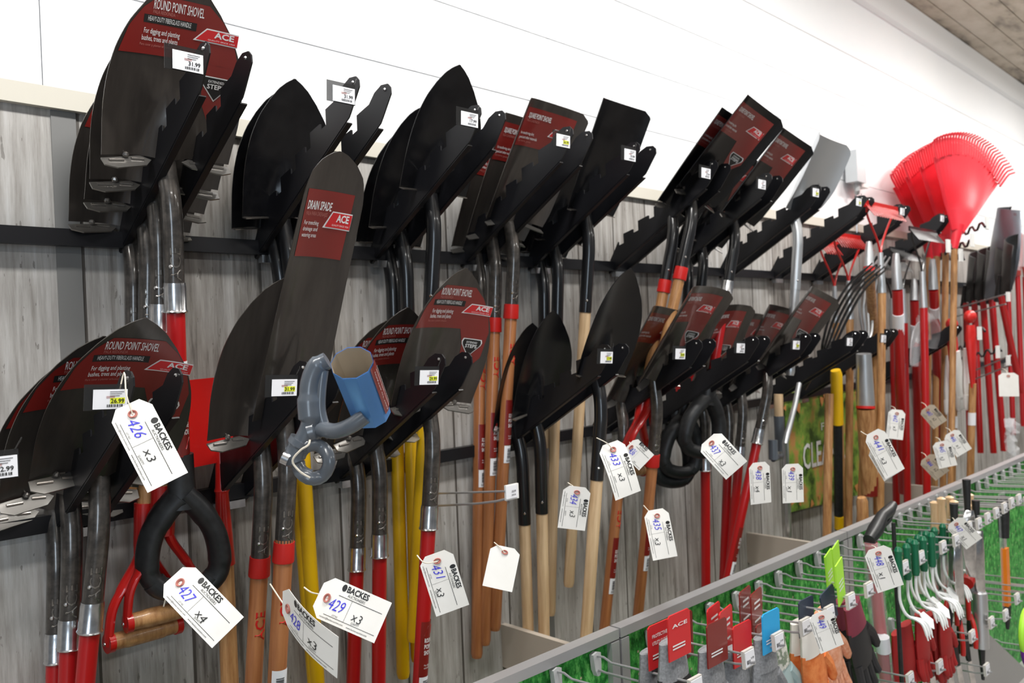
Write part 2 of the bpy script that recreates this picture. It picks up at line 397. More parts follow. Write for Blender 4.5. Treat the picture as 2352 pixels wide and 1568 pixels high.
def rail(lv, label):
    zb = EYE+(.2265 if lv == 'U' else -.3135)
    t = thing('tool_rail', label, 'rail', (3.3, -.03, zb))
    part('bar', lambda b: b.box((0, .004, 0), (7.4, .022, .032)), arm_black, t, 'bar')
    for k in range(6): part('wall_bracket', lambda b: b.box((0, .022, -.004), (.03, .016, .05)), arm_black, t, 'wb', Matrix.Translation((-3.2+k*1.25, 0, 0)))
    return t
def price_tag(px, py, s, price, label, wd=.062, hd=.038, yel=False, tilt=0.0, roll=0.0):
    p = at(px, py, s); t = thing('price_tag', label, 'price tag', p, (R(tilt), R(roll), 0))
    part('holder', lambda b: b.box((0, .0008, 0), (wd, .0012, hd)).tube([(wd*.5-.004, -.001, hd/2), (wd*.5+.004, .002, hd/2+.012), (wd*.5+.006, .006, hd/2+.014)], .001, 6), clear_pl, t, ('h', wd), label='clear plastic holder')
    cd_ = part('card', lambda b: b.box((.005, -.0008, -.003), (wd*.78, .0006, hd*.76)), paper, t, ('c', wd), label='white price card')
    def tx(b):
        f = lambda x, z: (x, -.0016, z)
        text(b, price, .019, .0062, f, .0055, -.0085, .02)
        barcode(b, .0, .024, -.0145, -.0105, f, 3)
        for k in range(3): quadmap(b, .004, .024-.003*k, .0075-.003*k, .0083-.003*k, f)
    part('price_print', tx, black_ink, cd_, ('p', price))
    part('red_print', lambda b: [quadmap(b, -.001, .011, .0008-.002*k, .0016-.002*k, (lambda x, z: (x, -.0015, z))) for k in range(2)], faint_ink, cd_, 'r')
    if yel: part('highlight', lambda b: quadmap(b, .0045, .0255, -.0098, -.0008, lambda x, z: (x, -.0013, z)), yel_ink, cd_, 'y', label='yellow highlighted price patch')
    return t

# ------------------------------------------------------------------ the room
def shiplap(b):
    zs = [.297, .4185, .541, .6645, .80]; zs = [EYE+z*D for z in zs]
    joints = [[.292, 1.75, 3.1], [1.131, 2.2, 3.6], [.55, 1.842, 3.3], [1.2, 2.593, 3.9]]
    for i in range(4):
        xs = [-3]+[j*D for j in joints[i]]+[14]
        for a, c in zip(xs, xs[1:]): b.box(((a+c)/2, .010, (zs[i]+zs[i+1])/2), (c-a-.002, .020, zs[i+1]-zs[i]-.0034))
    b.box((5.5, .010, (zs[4]+EYE+1.87)/2), (17, .020, EYE+1.87-zs[4]-.003))
white_wall = noisy(mat('white_painted_shiplap', (.86, .87, .89), .45), (.84, .855, .88), (.875, .885, .90), 1.5)
wall_back = struct('wall_back', shiplap, white_wall)
gap = mat('shiplap_gap', (.09, .07, .055), .9)
struct('wall_backing', lambda b: b.box((5.5, .06, 2.0), (17, .06, 4.2)), gap)
gp = bpy.data.materials.new('weathered_grey_planks'); gp.use_nodes = True
nt = gp.node_tree; N = nt.nodes; L = nt.links; bs = N['Principled BSDF']; bs.inputs['Roughness'].default_value = .55
tc = N.new('ShaderNodeTexCoord'); sx = N.new('ShaderNodeSeparateXYZ'); L.new(tc.outputs['Object'], sx.inputs[0])
def math_(op, a, b_=None, c=None):
    n = N.new('ShaderNodeMath'); n.operation = op
    for i, q in enumerate((a, b_, c)):
        if q is None: continue
        if isinstance(q, (int, float)): n.inputs[i].default_value = q
        else: L.new(q, n.inputs[i])
    return n.outputs[0]
PW = .19
xs_ = math_('DIVIDE', sx.outputs[0], PW); fl_ = math_('FLOOR', xs_); fr_ = math_('FRACT', xs_)
wn = N.new('ShaderNodeTexWhiteNoise'); wn.noise_dimensions = '1D'; L.new(fl_, wn.inputs['W'])
cmb = N.new('ShaderNodeCombineXYZ'); L.new(math_('MULTIPLY', sx.outputs[0], 26), cmb.inputs[0]); L.new(math_('MULTIPLY', wn.outputs['Value'], 40), cmb.inputs[1]); L.new(math_('MULTIPLY', sx.outputs[2], 1.6), cmb.inputs[2])
n1 = N.new('ShaderNodeTexNoise'); n1.inputs['Scale'].default_value = 2.2; n1.inputs['Detail'].default_value = 9; n1.inputs['Roughness'].default_value = .68; L.new(cmb.outputs[0], n1.inputs['Vector'])
n2 = N.new('ShaderNodeTexNoise'); n2.inputs['Scale'].default_value = 3.5; n2.inputs['Detail'].default_value = 5; L.new(tc.outputs['Object'], n2.inputs['Vector'])
cm3 = N.new('ShaderNodeCombineXYZ'); L.new(math_('MULTIPLY', sx.outputs[0], 90), cm3.inputs[0]); L.new(math_('MULTIPLY', sx.outputs[2], 22), cm3.inputs[2])
n3 = N.new('ShaderNodeTexNoise'); n3.inputs['Scale'].default_value = 1.0; n3.inputs['Detail'].default_value = 4; L.new(cm3.outputs[0], n3.inputs['Vector'])
r1 = N.new('ShaderNodeValToRGB'); e = r1.color_ramp.elements; e[0].position = .33; e[0].color = (.10, .088, .078, 1); e[1].position = .68; e[1].color = (.60, .60, .595, 1)
q = e.new(.43); q.color = (.28, .262, .24, 1); q = e.new(.55); q.color = (.45, .435, .415, 1)
mixv = math_('ADD', math_('MULTIPLY', n1.outputs['Fac'], .62), math_('ADD', math_('MULTIPLY', n2.outputs['Fac'], .26), math_('MULTIPLY', wn.outputs['Value'], .10)))
L.new(mixv, r1.inputs[0])
mx = N.new('ShaderNodeMix'); mx.data_type = 'RGBA'; mx.blend_type = 'MIX'; L.new(math_('MULTIPLY', math_('GREATER_THAN', n3.outputs['Fac'], .66), .55), mx.inputs['Factor'])
L.new(r1.outputs[0], mx.inputs[6]); mx.inputs[7].default_value = (.10, .088, .075, 1)
seam = math_('LESS_THAN', math_('ABSOLUTE', math_('SUBTRACT', fr_, .5)), .482)
m2 = N.new('ShaderNodeMix'); m2.data_type = 'RGBA'; L.new(seam, m2.inputs['Factor']); m2.inputs[6].default_value = (.09, .08, .07, 1); L.new(mx.outputs[2], m2.inputs[7])
L.new(m2.outputs[2], bs.inputs['Base Color'])
bp = N.new('ShaderNodeBump'); bp.inputs['Strength'].default_value = .25; bp.inputs['Distance'].default_value = .002; L.new(math_('ADD', mixv, seam), bp.inputs['Height']); L.new(bp.outputs[0], bs.inputs['Normal'])
ZT = EYE+.296*D
def planks(b): b.box((5.5, .012, (ZT-.04)/2), (17, .024, ZT-.04))
struct('wall_lower', planks, gp)
for i, (px_, py_) in enumerate(((152, 450), (1232, 720))): struct('trim_%d' % (i+3), lambda b: b.box((at(px_, py_, 0).x, -.0015, (ZT-.04)/2), (.045, .003, ZT-.045)), mat('flat_grey_joint_strip', (.20, .20, .195), .5))
struct('trim_1', lambda b: b.box((5.5, -.006, ZT-.021), (17, .020, .040)), mat('cream_trim', (.66, .63, .55), .4))
struct('trim_2', lambda b: b.prism([(.0, EYE+1.70), (-.012, EYE+1.70), (-.030, EYE+1.715), (-.050, EYE+1.80), (-.055, EYE+1.845), (0, EYE+1.845)], 17, Matrix(((0, 0, 1, 5.5), (1, 0, 0, 0), (0, 1, 0, 0), (0, 0, 0, 1)))), mat('white_crown_trim', (.80, .81, .82), .4))
cm = noisy(mat('weathered_ceiling_boards', (.4, .35, .3), .6), (.10, .085, .068), (.50, .44, .37), 1.7, (1, 2.2, 1), 7, .60, lo=.36, hi=.60, c3=(.40, .34, .27))
def ceil(b):
    y = 0.0
    for i in range(60): b.box((5.5, y-.070, EYE+1.865), (19, .134, .03)); y -= .14
struct('ceiling', ceil, cm)
struct('ceiling_backing', lambda b: b.box((5.5, -4.2, EYE+1.90), (19, 8.6, .03)), black_ink)
struct('floor', lambda b: b.box((5.5, -4, -.03), (19, 8.2, .06)), noisy(mat('brown_grey_floor', (.2, .17, .15), .5), (.26, .235, .21), (.36, .33, .30), 4))

# ------------------------------------------------------------------ rails, hangers
rail('U', 'long black steel bar across the plank wall at upper level, above the other bar')
rail('L', 'long black steel bar across the plank wall at lower level')
UP = [.672, .968, 1.286, 1.594, 1.869, 2.266, 2.606, 2.977, 3.395, 3.80, 4.34]
LO = [.528, .835, 1.155, 1.71, 2.14, 2.475, 2.85, 3.28, 3.60, 4.45]
UL = ['behind the big labelled shovel at the left end', 'with two bare arm tips standing out against the white boards', 'holding the tall plain black pointed shovel', 'holding the labelled square shovel with the torn-looking film', 'holding the plain black square shovel', 'long and mostly empty, left of the two steep square shovels', 'holding the second steep labelled square shovel', 'holding the bright aluminium scoop', 'empty, just right of the aluminium scoop', 'empty, with red bow rakes behind it', 'last on the upper rail, in front of the red fan rakes']
LL = ['holding three labelled shovels at the lower left corner', 'holding the long drain spade', 'holding the labelled pointed shovel with the silver collar in the middle', 'holding black pointed shovels with pale wood handles', 'holding the glossy wrapped square shovel left of the black grips', 'holding two small square shovels behind', 'holding the wrapped square shovel left of the hay fork', 'empty, above the clean-up poster', 'shorter looking, right of the poster and above the thick grey socket', 'carrying the silver blade, last on the lower rail']
for i, x in enumerate(UP): bracket(x, 'U', i, 'upper black hanger '+UL[i])
for i, x in enumerate(LO): bracket(x, 'L', i, 'lower black hanger '+LL[i])

# ------------------------------------------------------------------ long tools
def floor_z(lv, s): return EYE+(.2545 if lv == 'U' else -.2855)+.577*s-.002
def black_grip(par, z, yaw=-26):
    M = Matrix.Translation((0, OFF, z)) @ Matrix.Rotation(R(yaw), 4, 'Z') @ Matrix.Diagonal((1.12, 1, 1.12, 1))
    def g(b):
        b.tube([(0, 0, .065), (0, 0, .02), (0, 0, -.005), (0, 0, -.03)], [.0215, .022, .024, .030], 20, sq=(1, .8))
        for s in (-1, 1): b.tube(bez([(s*.004, 0, -.008), (s*.028, 0, -.036), (s*.050, 0, -.075), (s*.059, 0, -.118), (s*.056, 0, -.152), (s*.040, 0, -.172)]), [.022]*8+[.0205]*10+[.019]*8, 16, sq=(.85, 1.2))
        b.tube(bez([(-.050, 0, -.160), (-.036, 0, -.174), (0, -.001, -.180), (.036, 0, -.174), (.050, 0, -.160)]), .0205, 16, sq=(.95, 1.05))
    o = part('grip', g, black_pl, par, ('bg'), M, label='black D-shaped grip')
    part('rivet', lambda b: b.ball((0, -.021, .045), .0048, 10), silver, o, 'br')
def wood_grip(par, z, yaw=2):
    M = Matrix.Translation((0, OFF, z)) @ Matrix.Rotation(R(yaw), 4, 'Z') @ Matrix.Diagonal((1.15, 1, 1, 1))
    def g(b):
        b.tube([(0, 0, .08), (0, 0, .0), (0, 0, -.02)], [.0195, .020, .019], 18)
        for s in (-1, 1):
            b.tube(bez([(s*.007, 0, .01), (s*.012, 0, -.03), (s*.035, 0, -.075), (s*.054, 0, -.115), (s*.060, 0, -.160), (s*.060, 0, -.185)]), [.012]*12+[.010]*14, 12, sq=(.7, 1.25))
            b.tube([(s*.064, 0, -.180), (s*.054, 0, -.180)], .019, 18)
    o = part('grip_strap', g, red_paint, par, ('ws'), M, label='red steel strap fork of the grip')
    part('grip_bar', lambda b: b.tube(bez([(-.054, 0, -.180), (-.03, 0, -.180), (0, 0, -.180), (.03, 0, -.180), (.054, 0, -.180)]), [.0165]*5+[.018]*11+[.0165]*5, 20), wood_mid, par, ('wb'), M, label='round wooden crossbar')
    part('rivet', lambda b: [b.ball((s*.0, -.020, z_), .0042, 8) for s in (1,) for z_ in (.05, .015)]+[b.ball((sx_*.066, 0, -.18), .004, 8) for sx_ in (-1, 1)], silver, o, 'wr')
HM = {'red': red_gloss, 'yellow': yellow, 'dark': wood_dark, 'light': wood_light, 'mid': wood_mid, 'silver': alu_soft, 'black': black_pl}
BM = {'round': grey_blade, 'square': grey_blade, 'drain': grey_blade, 'black': black_blade, 'blacksq': black_blade, 'scoop': alu_soft}
NM = {'round': 'round_point_shovel', 'square': 'square_point_shovel', 'drain': 'drain_spade', 'black': 'round_point_shovel', 'blacksq': 'square_point_shovel', 'scoop': 'grain_scoop'}
def shovel(lv, X, s, phi, rho, kap, kind, label, sock='grey', slen=.24, joint=None, hm='red', hend=-1.12, grip=None, yaw=0, stk=None, stamp=None, lab=True, group=None, hr=.0172, blackblade=False):
    t = thing(NM[kind], label, 'spade' if kind == 'drain' else ('scoop' if kind == 'scoop' else 'shovel'), (X, -s, floor_z(lv, s)), (R(phi), R(rho), R(yaw)), group)
    bo = part('blade', blade_fn(kind), black_blade if blackblade else BM[kind], t, ('b', kind, blackblade), Matrix.Rotation(R(kap), 4, 'X'), ang=50)
    if kind not in ('drain', 'scoop'):
        for q in (-1, 1): part('foot_step', steps_fn(kind, (q,)), (step_m if kind in ('round', 'square') and not blackblade else emboss_m), bo, ('st', kind, blackblade, q))
    if kind == 'round':
        for q in (-1, 1): part('step_rib', ribs_fn(kind, (q,)), emboss_m, bo, ('rb', kind, q))
    if kind in ('round', 'square', 'drain') and lab: blade_label(kind, bo)
    sm = {'grey': sock_grey, 'black': black_tube, 'silver': alu_soft}[sock]
    so = part('socket', socket_fn(slen), sm, t, ('s', sock, slen), label={'grey': 'dark lacquered crank-necked socket', 'black': 'black crank-necked socket', 'silver': 'bare aluminium neck'}[sock])
    if sock == 'grey':
        part('embossing', lambda b: text(b, 'ACE', .062, .020, vertmap(.0192, OFF, -slen+.008, -.15, True), 0, -.008, .0), emboss_m, so, ('em', slen))
    part('rivet', lambda b: b.ball((-.012, OFF-.0135, -slen+.035), .0042, 8), silver, so, ('rv', slen))
    z0 = -slen
    if joint == 'ferrule':
        part('ferrule', lambda b: b.tube([(0, OFF, z0+.004), (0, OFF, z0-.004), (0, OFF, z0-.046), (0, OFF, z0-.050), (0, OFF, z0-.052)], [.0195, .0205, .0205, .0225, .0215], 24), silver, t, ('f', slen), label='bright metal ferrule')
    elif joint == 'cap':
        part('collar', lambda b: b.tube([(0, OFF, z0+.004), (0, OFF, z0-.034), (0, OFF, z0-.036)], [.0205, .0215, .021], 24), red_plastic, t, ('cp', slen), label='red plastic collar')
    he = hend if not grip else -.61
    ho = part('handle', lambda b: b.tube([(0, OFF, z0+.01), (0, OFF, z0-.3), (0, OFF, he+.012), (0, OFF, he)], [hr, hr*.97, hr*.97, hr*.8], 20), HM[hm], t, ('h', slen, he, hr, hm), label={'red': 'red fibreglass handle', 'yellow': 'yellow fibreglass handle', 'dark': 'orange-brown stained wood handle', 'light': 'pale wood handle', 'mid': 'honey wood handle', 'silver': 'aluminium tube handle', 'black': 'black handle'}[hm])
    if stk: handle_sticker(ho, hr, *stk[0], **stk[1])
    if stamp == 'ace': part('stamp', lambda b: text(b, 'ACE', .060, .021, vertmap(hr+.0006, OFF, z0-.165, .15, True), 0, -.007, .02), red_plastic, ho, ('stp', slen, hr), label='red stamped lettering')
    if stamp == 'hp': part('stamp', lambda b: (text(b, 'HOME', .035, .0075, vertmap(hr+.0005, OFF, z0-.08, .75), 0, 0, 0), text(b, 'PLUS+', .040, .0075, vertmap(hr+.0005, OFF, z0-.116, .75), 0, 0, .03)), black_ink, ho, ('stp2', slen, hr), label='black stamped lettering')
    if grip == 'black': black_grip(t, he-.03)
    if grip == 'wood': wood_grip(t, he-.06)
    return t
G1 = 'labelled round point shovels'
SP3 = dict(l1='ROUND', l2='POINT', l3='SHOVEL'); SQ3 = dict(l1='SQUARE', l2='POINT', l3='SHOVEL')
# upper rail, hanger 1
shovel('U', .655, .198, 7, -2.5, 21, 'round', 'large labelled pointed shovel with red handle and black D grip, at the very top left', joint='ferrule', grip='black', stk=((-.445,), dict(flip=True, key='u1', white_first=True, **SP3)))
shovel('U', .660, .134, 5, 0, 21, 'round', 'labelled pointed shovel directly behind the top left one, with wooden D grip', joint='ferrule', hm='mid', grip='wood', yaw=-4, group=None)
shovel('U', .662, .073, 2.5, 2, 20, 'round', 'third labelled pointed shovel back from the top left one, wooden D grip nearest the wall', hm='mid', grip='wood', yaw=3)
shovel('U', .655, .013, .2, 2, 18, 'round', 'rearmost dark pointed shovel of the top left four, against the planks', hm='mid', hend=-.5)
# hanger 2
shovel('U', .966, .073, 2.6, -3, 17, 'black', 'plain black pointed shovel beside the two bare arm tips, nearest of its row', sock='black', slen=.29, hm='yellow', hr=.0175)
shovel('U', .958, .038, 1.2, -3.4, 17, 'black', 'black pointed shovel half hidden behind the first plain black one, yellow handle', sock='black', slen=.29, hm='yellow', hr=.0175)
# hanger 3
shovel('U', 1.298, .198, 6.8, 1.2, 16, 'black', 'tallest plain black pointed shovel, centre left, standing against the white boards', sock='black', slen=.29, hm='yellow', hr=.0175)
shovel('U', 1.296, .073, 2.8, -1.3, 20, 'black', 'black pointed shovel just behind the tallest black one, yellow handle', sock='black', slen=.29, hm='yellow', hr=.0175)
shovel('U', 1.298, .013, .4, .7, 20, 'black', 'black pointed shovel nearest the wall in the row of three behind the tallest', sock='black', slen=.29, hm='yellow', hr=.0175)
# hanger 4
ST4 = lambda k: ((-.50,), dict(key=k, a0=.35, **SQ3))
shovel('U', 1.634, .134, 5.2, 2.2, 24, 'square', 'labelled square shovel with orange-brown handle, just left of the plain black square one', joint='cap', hm='dark', stk=ST4('u4'), stamp='ace', hend=-1.15)
shovel('U', 1.619, .073, 2.9, 2.8, 22, 'square', 'labelled square shovel behind the first orange-brown handled one, its handle in the middle of three', joint='cap', hm='dark', stk=ST4('u4'), stamp='ace', hend=-1.15)
shovel('U', 1.612, .013, .6, 3.4, 20, 'square', 'dark square shovel with the leftmost of three orange-brown handles, closest to the wall', joint='cap', hm='dark', stk=ST4('u4'), stamp='ace', hend=-1.15)
# hanger 5
shovel('U', 1.885, .198, 6.1, 1.6, 18, 'blacksq', 'plain black square shovel with pale handle ending above the tan board', sock='black', slen=.30, hm='light', hend=-1.12, hr=.0165)
shovel('U', 1.880, .073, 2.9, 2.2, 20, 'blacksq', 'black square shovel hidden behind the plain black square one, pale handle', sock='black', slen=.30, hm='light', hend=-1.14, hr=.0165)
shovel('U', 1.875, .013, .4, 2.4, 20, 'blacksq', 'black square shovel nearest the wall behind the plain square ones', sock='black', slen=.30, hm='light', hend=-.55, hr=.0165)
# hanger 6
shovel('U', 2.273, .318, 9.5, 11.9, 31, 'square', 'steep labelled square shovel with a red collar, highest of the steep ones', sock='black', slen=.245, joint='cap', hm='mid', grip='wood', blackblade=True)
shovel('U', 2.252, .258, 7.9, 10.2, 30, 'square', 'steep square shovel with its edge showing just left of and behind the highest steep one', sock='black', slen=.245, joint='cap', hm='mid', grip='wood', blackblade=True)
# hanger 7
shovel('U', 2.633, .258, 7.6, 10, 31, 'square', 'steep labelled square shovel second from the right, with silver ferrule and red handle', sock='black', slen=.24, joint='ferrule', hm='red', grip='black', blackblade=True)
shovel('U', 2.615, .134, 5, 9, 26, 'square', 'dark labelled square shovel tucked behind the second steep one', sock='black', slen=.24, joint='ferrule', hm='red', grip='black', blackblade=True)
shovel('U', 2.605, .073, 3, 8, 22, 'square', 'dark square shovel nearest the wall under the steep square shovels', sock='black', slen=.24, joint='ferrule', hm='red', grip='black', blackblade=True)
# hanger 8
shovel('U', 2.97, .318, 4, 4, 20, 'scoop', 'large bare aluminium scoop with silver tube handle, right of the steep square shovels', sock='silver', slen=.30, hm='silver', hend=-.62)
# lower rail, hanger 1
shovel('L', .538, .134, 5.2, 5.5, 27, 'round', 'labelled pointed shovel at the lower left, front of three, with red handle', joint='ferrule', hm='red', hend=-.85)
shovel('L', .505, .073, 3.2, 3, 27, 'round', 'labelled pointed shovel in the middle of the three at the lower left', joint='ferrule', hm='red', hend=-.8)
shovel('L', .495, .013, .5, 3, 27, 'round', 'labelled pointed shovel at the back of the three at the lower left, by the wall', joint='ferrule', hm='red', hend=-.7)
# hanger 2
shovel('L', .847, .258, 5.8, 2.7, 16, 'drain', 'long narrow drain spade with round top and red label, in front of everything', slen=.25, joint='cap', hm='dark', hend=-.95, stamp='ace', hr=.0185, stk=((-.56,), dict(flip=True, key='l2', white_first=True, l1='DRAIN', l2='SPADE', l3='')))
shovel('L', .826, .198, 6.1, 2.6, 11, 'round', 'dark pointed shovel partly hidden behind the long drain spade, orange-brown handle', slen=.25, joint='cap', hm='dark', hend=-.95, stamp='ace', hr=.0175, lab=False)
# hanger 3
shovel('L', 1.218, .258, 4.2, 3.7, 18, 'round', 'labelled pointed shovel in the centre with silver ferrule and red handle', joint='ferrule', hm='red', hend=-.95, stk=((-.50,), dict(key='l3', a0=.3, **SP3)))
shovel('L', 1.150, .134, 4.5, 0, 22, 'round', 'glossy wrapped pointed shovel peeking out left of the central one', joint='ferrule', hm='red', hend=-.95)
shovel('L', 1.135, .073, 2.9, 2.9, 20, 'round', 'dark pointed shovel at the back left of the central labelled one', joint='ferrule', hm='red', hend=-.95)
# hanger 4
shovel('L', 1.762, .318, 4.9, 3.6, 17, 'black', 'plain black pointed shovel, right of centre, upright above its price tag', sock='black', slen=.29, hm='light', hend=-.98, stamp='hp', hr=.017)
shovel('L', 1.70, .134, 4.5, -3, 15, 'black', 'low plain black pointed shovel standing in front of the pale handles', sock='black', slen=.29, hm='light', hend=-.98, stamp='hp', hr=.017)
shovel('L', 1.685, .073, 2.5, -2, 15, 'black', 'black pointed shovel just behind the low plain one, only its left edge showing', sock='black', slen=.29, hm='light', hend=-.98, stamp='hp', hr=.017)
# hanger 5
ST5 = lambda k: ((-.43,), dict(key=k, a0=.3, **SQ3))
shovel('L', 2.113, .258, 8.8, .5, 26, 'square', 'glossy wrapped square shovel with red collar, left of the black grips', joint='cap', hm='dark', hend=-.9, stk=ST5('l5'))
shovel('L', 2.107, .134, 4.5, 7.3, 24, 'square', 'labelled square shovel low behind the black pointed one, with a red collar', joint='cap', hm='dark', hend=-.95, stk=ST5('l5'), stamp='ace')
# hanger 6, 7
shovel('L', 2.56, .134, 4, -3, 22, 'square', 'small looking labelled square shovel, left of the two low ones over the tan board', joint='ferrule', hm='red', hend=-.95)
shovel('L', 2.835, .258, 9.0, 12.4, 24, 'square', 'glossy wrapped square shovel nearest the hay fork, its red handle leaning left', joint='ferrule', hm='red', hend=-.90, stk=((-.60,), dict(key='l7', a0=.3, **SQ3)))
shovel('L', 2.848, .134, 4.5, 6, 22, 'square', 'labelled square shovel behind the one nearest the hay fork', joint='ferrule', hm='red', hend=-.95)
shovel('L', 2.840, .073, 2.5, 4, 20, 'square', 'square shovel nearest the wall behind the wrapped one by the hay fork', joint='ferrule', hm='red', hend=-.95)

# ------------------------------------------------------------------ price tags on hanger tips
def tagx(px, py, s, *a, **k): return price_tag(px, py, s, *a, **k)
for a in [(424, 136, .50, '31.99', 'price tag reading 31.99 on the large shovel at top left', 0), (784, 213, .45, '31.99', 'price tag reading 31.99 on the bare arm tips', 0),
          (1074, 270, .46, '17.99', 'price tag on the tallest plain black shovel', 0), (1290, 320, .46, '34.99', 'price tag in front of the highest labelled square shovel', 1),
          (1444, 353, .46, '19.99', 'price tag in front of the plain black square shovel', 0), (1619, 395, .46, '27.99', 'price tag on the higher steep square shovel', 0),
          (1748, 421, .46, '30.99', 'price tag on the second steep square shovel', 0), (1872, 440, .46, '49.99', 'price tag in front of the aluminium scoop', 1),
          (1971, 462, .46, '39.99', 'price tag on the empty hanger right of the scoop', 1), (2071, 484, .46, '36.99', 'price tag on the hanger over the red bow rakes', 0), (2163, 500, .46, '42.99', 'price tag on the last upper hanger below the fan rakes', 0),
          (245, 912, .47, '26.99', 'price tag beside the twine on the lower left shovels', 1), (647, 886, .46, '31.99', 'price tag in front of the long drain spade', 1),
          (981, 863, .46, '29.99', 'price tag in front of the central labelled shovel', 1), (1390, 818, .46, '17.99', 'price tag on the upright black pointed shovel', 1),
          (1560, 810, .46, '34.99', 'price tag on the wrapped square shovel left of the black grips', 1), (1699, 797, .46, '30.99', 'price tag on the small low square shovel', 0),
          (1827, 790, .46, '33.99', 'price tag on the square shovel nearest the hay fork', 1), (1950, 783, .46, '45.99', 'price tag at the foot of the hay fork', 0), (2028, 776, .46, '38.99', 'price tag on the short looking lower hanger', 0)]:
    tagx(*a[:5], yel=a[5], tilt=4, roll=(0 if a[1] < 700 else 3))
t = tagx(-18, 1070, .50, '12.99', 'price tag cut by the left edge of the picture', wd=.062, hd=.055)
part('wire', lambda b: b.tube([(-.02, .002, .02), (-.02, .25, .02), (-.02, .50, .02)], .0025, 8), wire_m, t)

# ------------------------------------------------------------------ auction tags
def auction_tag(e_px, m_px, t0, t1, num, qty, label, spin=0, bend=0.0, blank=False, tie=None, tone=None, W_=.060):
    """card running from the eyelet point (photo pixel e_px, t0 m deep) to its far end (m_px, t1)"""
    A = atd(*e_px, t0); B = atd(*m_px, t1); Lh = (B-A).length; k = Lh/.135
    ax = (B-A).normalized(); az = (CAM-(A+B)/2).normalized(); az = (az-ax*az.dot(ax)).normalized(); ay = az.cross(ax)
    M = Matrix((ax, ay, az)).transposed().to_4x4(); M.translation = A; M = M @ Matrix.Rotation(R(spin), 4, 'X')
    t = thing('auction_tag', label, 'tag'); t.matrix_world = M
    f = lambda o: (lambda x, y: (x*k, y, bend*math.sin(min(1, max(0, x/.135))*math.pi)+o))
    h = W_/2
    def card(b):
        xs = [-.017, .001, .02, .035, .05, .065, .08, .095, .11, .1225, .135]
        b.sheet([[f(-.0003)(x, y*(h*.58+(h*.42)*min(1, max(0, (x+.017)/.018)))) for y in (-1, -.5, 0, .5, 1)] for x in xs], .0006, V((0, 0, 1)))
    cd_ = part('card', card, tag_card if not tone else tone, t)
    part('eyelet', lambda b: b.tube([f(.0012)(.003+.0052*math.cos(a*math.pi/8), .0052*math.sin(a*math.pi/8)) for a in range(17)], .0026, 8, sq=(1, .5)), eyelet_m, t, label='reddish reinforced eyelet')
    if not tie: tie = [(e_px[0]-4, e_px[1]-10, t0+.01), (e_px[0]-9, e_px[1]-14, t0+.04), (e_px[0]-14, e_px[1]-16, t0+.07)]
    if tie:
        P = [M.inverted() @ atd(*p[:2], p[2]) for p in tie]
        part('string', lambda b: b.tube(bez([V((.003, 0, .001))]+P, 4), .0011, 6), string_m, t, label='loop of off-white twine')
    if blank: return t
    if num:
        def pr(b):
            g = f(.0008); text(b, 'BACKES', .050, .0085, g, .036, .0185, .03); text(b, 'AUCTIONEERS', .040, .0040, g, .042, .0125, .0)
            quadmap(b, .024, .125, .0098, .0106, g, 8, 1); quadmap(b, .010, .128, -.0215, -.0208, g, 8, 1); quadmap(b, .0555, .056, -.0205, .0098, g)
            text(b, 'LOT NO.', .013, .0026, g, .028, -.0195, 0); text(b, 'QUANTITY', .018, .0032, g, .072, -.0195, 0)
            text(b, 'contact@backes-auction.com', .054, .0026, g, .004, -.0265, 0); text(b, 'www.backes-auction.com', .048, .0028, g, .066, -.0270, 0)
            b.add([g(.029+.0052*math.cos(a*math.pi/7), .0225+.0052*math.sin(a*math.pi/7)) for a in range(14)], [tuple(range(14))])
        part('print', pr, black_ink, cd_, label='printed black lettering')
        rr = random.Random(len(num)*7+int(num[-1]))
        def slant(g, s, dy): return lambda x, y: g(x+y*s, y+(x-.03)*dy)
        part('lot_number', lambda b: text(b, num, .034, .0165, slant(f(.0011), .25, rr.uniform(-.1, .12)), .013, -.012, -.004), blue_ink, cd_, label='handwritten blue lot number')
        part('quantity_mark', lambda b: text(b, qty, .022, .0125, slant(f(.0011), .2, rr.uniform(-.15, .05)), .070, -.0105, -.006), black_ink, cd_, label='handwritten black quantity')
    return t
TG = 'BACKES auction lot tags'
auction_tag((303, 948), (386, 1108), 1.22, 1.20, '426', 'x3', 'auction tag 426 hanging from twine over the lower left shovels', tie=[(290, 905, 1.22), (285, 855, 1.24), (268, 925, 1.23), (255, 935, 1.24)], bend=.002)
auction_tag((412, 1336), (524, 1452), 1.26, 1.24, '427', 'x4', 'auction tag 427 hanging on the black D grip', tie=[(398, 1345, 1.26), (385, 1360, 1.27), (376, 1392, 1.28)], bend=.009)
auction_tag((662, 1395), (776, 1510), 1.22, 1.10, '428', 'x3', 'auction tag 428 turned edge-on below the orange-brown handles', spin=52, bend=.006, tie=[(650, 1385, 1.24), (620, 1340, 1.25)])
auction_tag((748, 1372), (880, 1430), 1.20, 1.20, '429', 'x3', 'auction tag 429 tied to the thick yellow handles', tie=[(735, 1365, 1.21), (715, 1360, 1.20), (698, 1348, 1.20)])
auction_tag((1003, 1285), (1040, 1402), 1.43, 1.43, '431', 'x3', 'auction tag 431 half behind the red handle in the middle', tie=[(1000, 1290, 1.40), (975, 1292, 1.36), (958, 1275, 1.37)])
auction_tag((1160, 1266), (1142, 1352), 1.62, 1.60, '', '', 'blank white tag turned backwards on the orange-brown handles', blank=True, spin=12, tie=[(1150, 1258, 1.62), (1135, 1245, 1.63)])
auction_tag((1325, 1128), (1312, 1215), 1.76, 1.76, '434', 'x3', 'auction tag 434 on the pale handle without a black socket in view', spin=-14, tie=[(1318, 1118, 1.77), (1304, 1108, 1.78)])
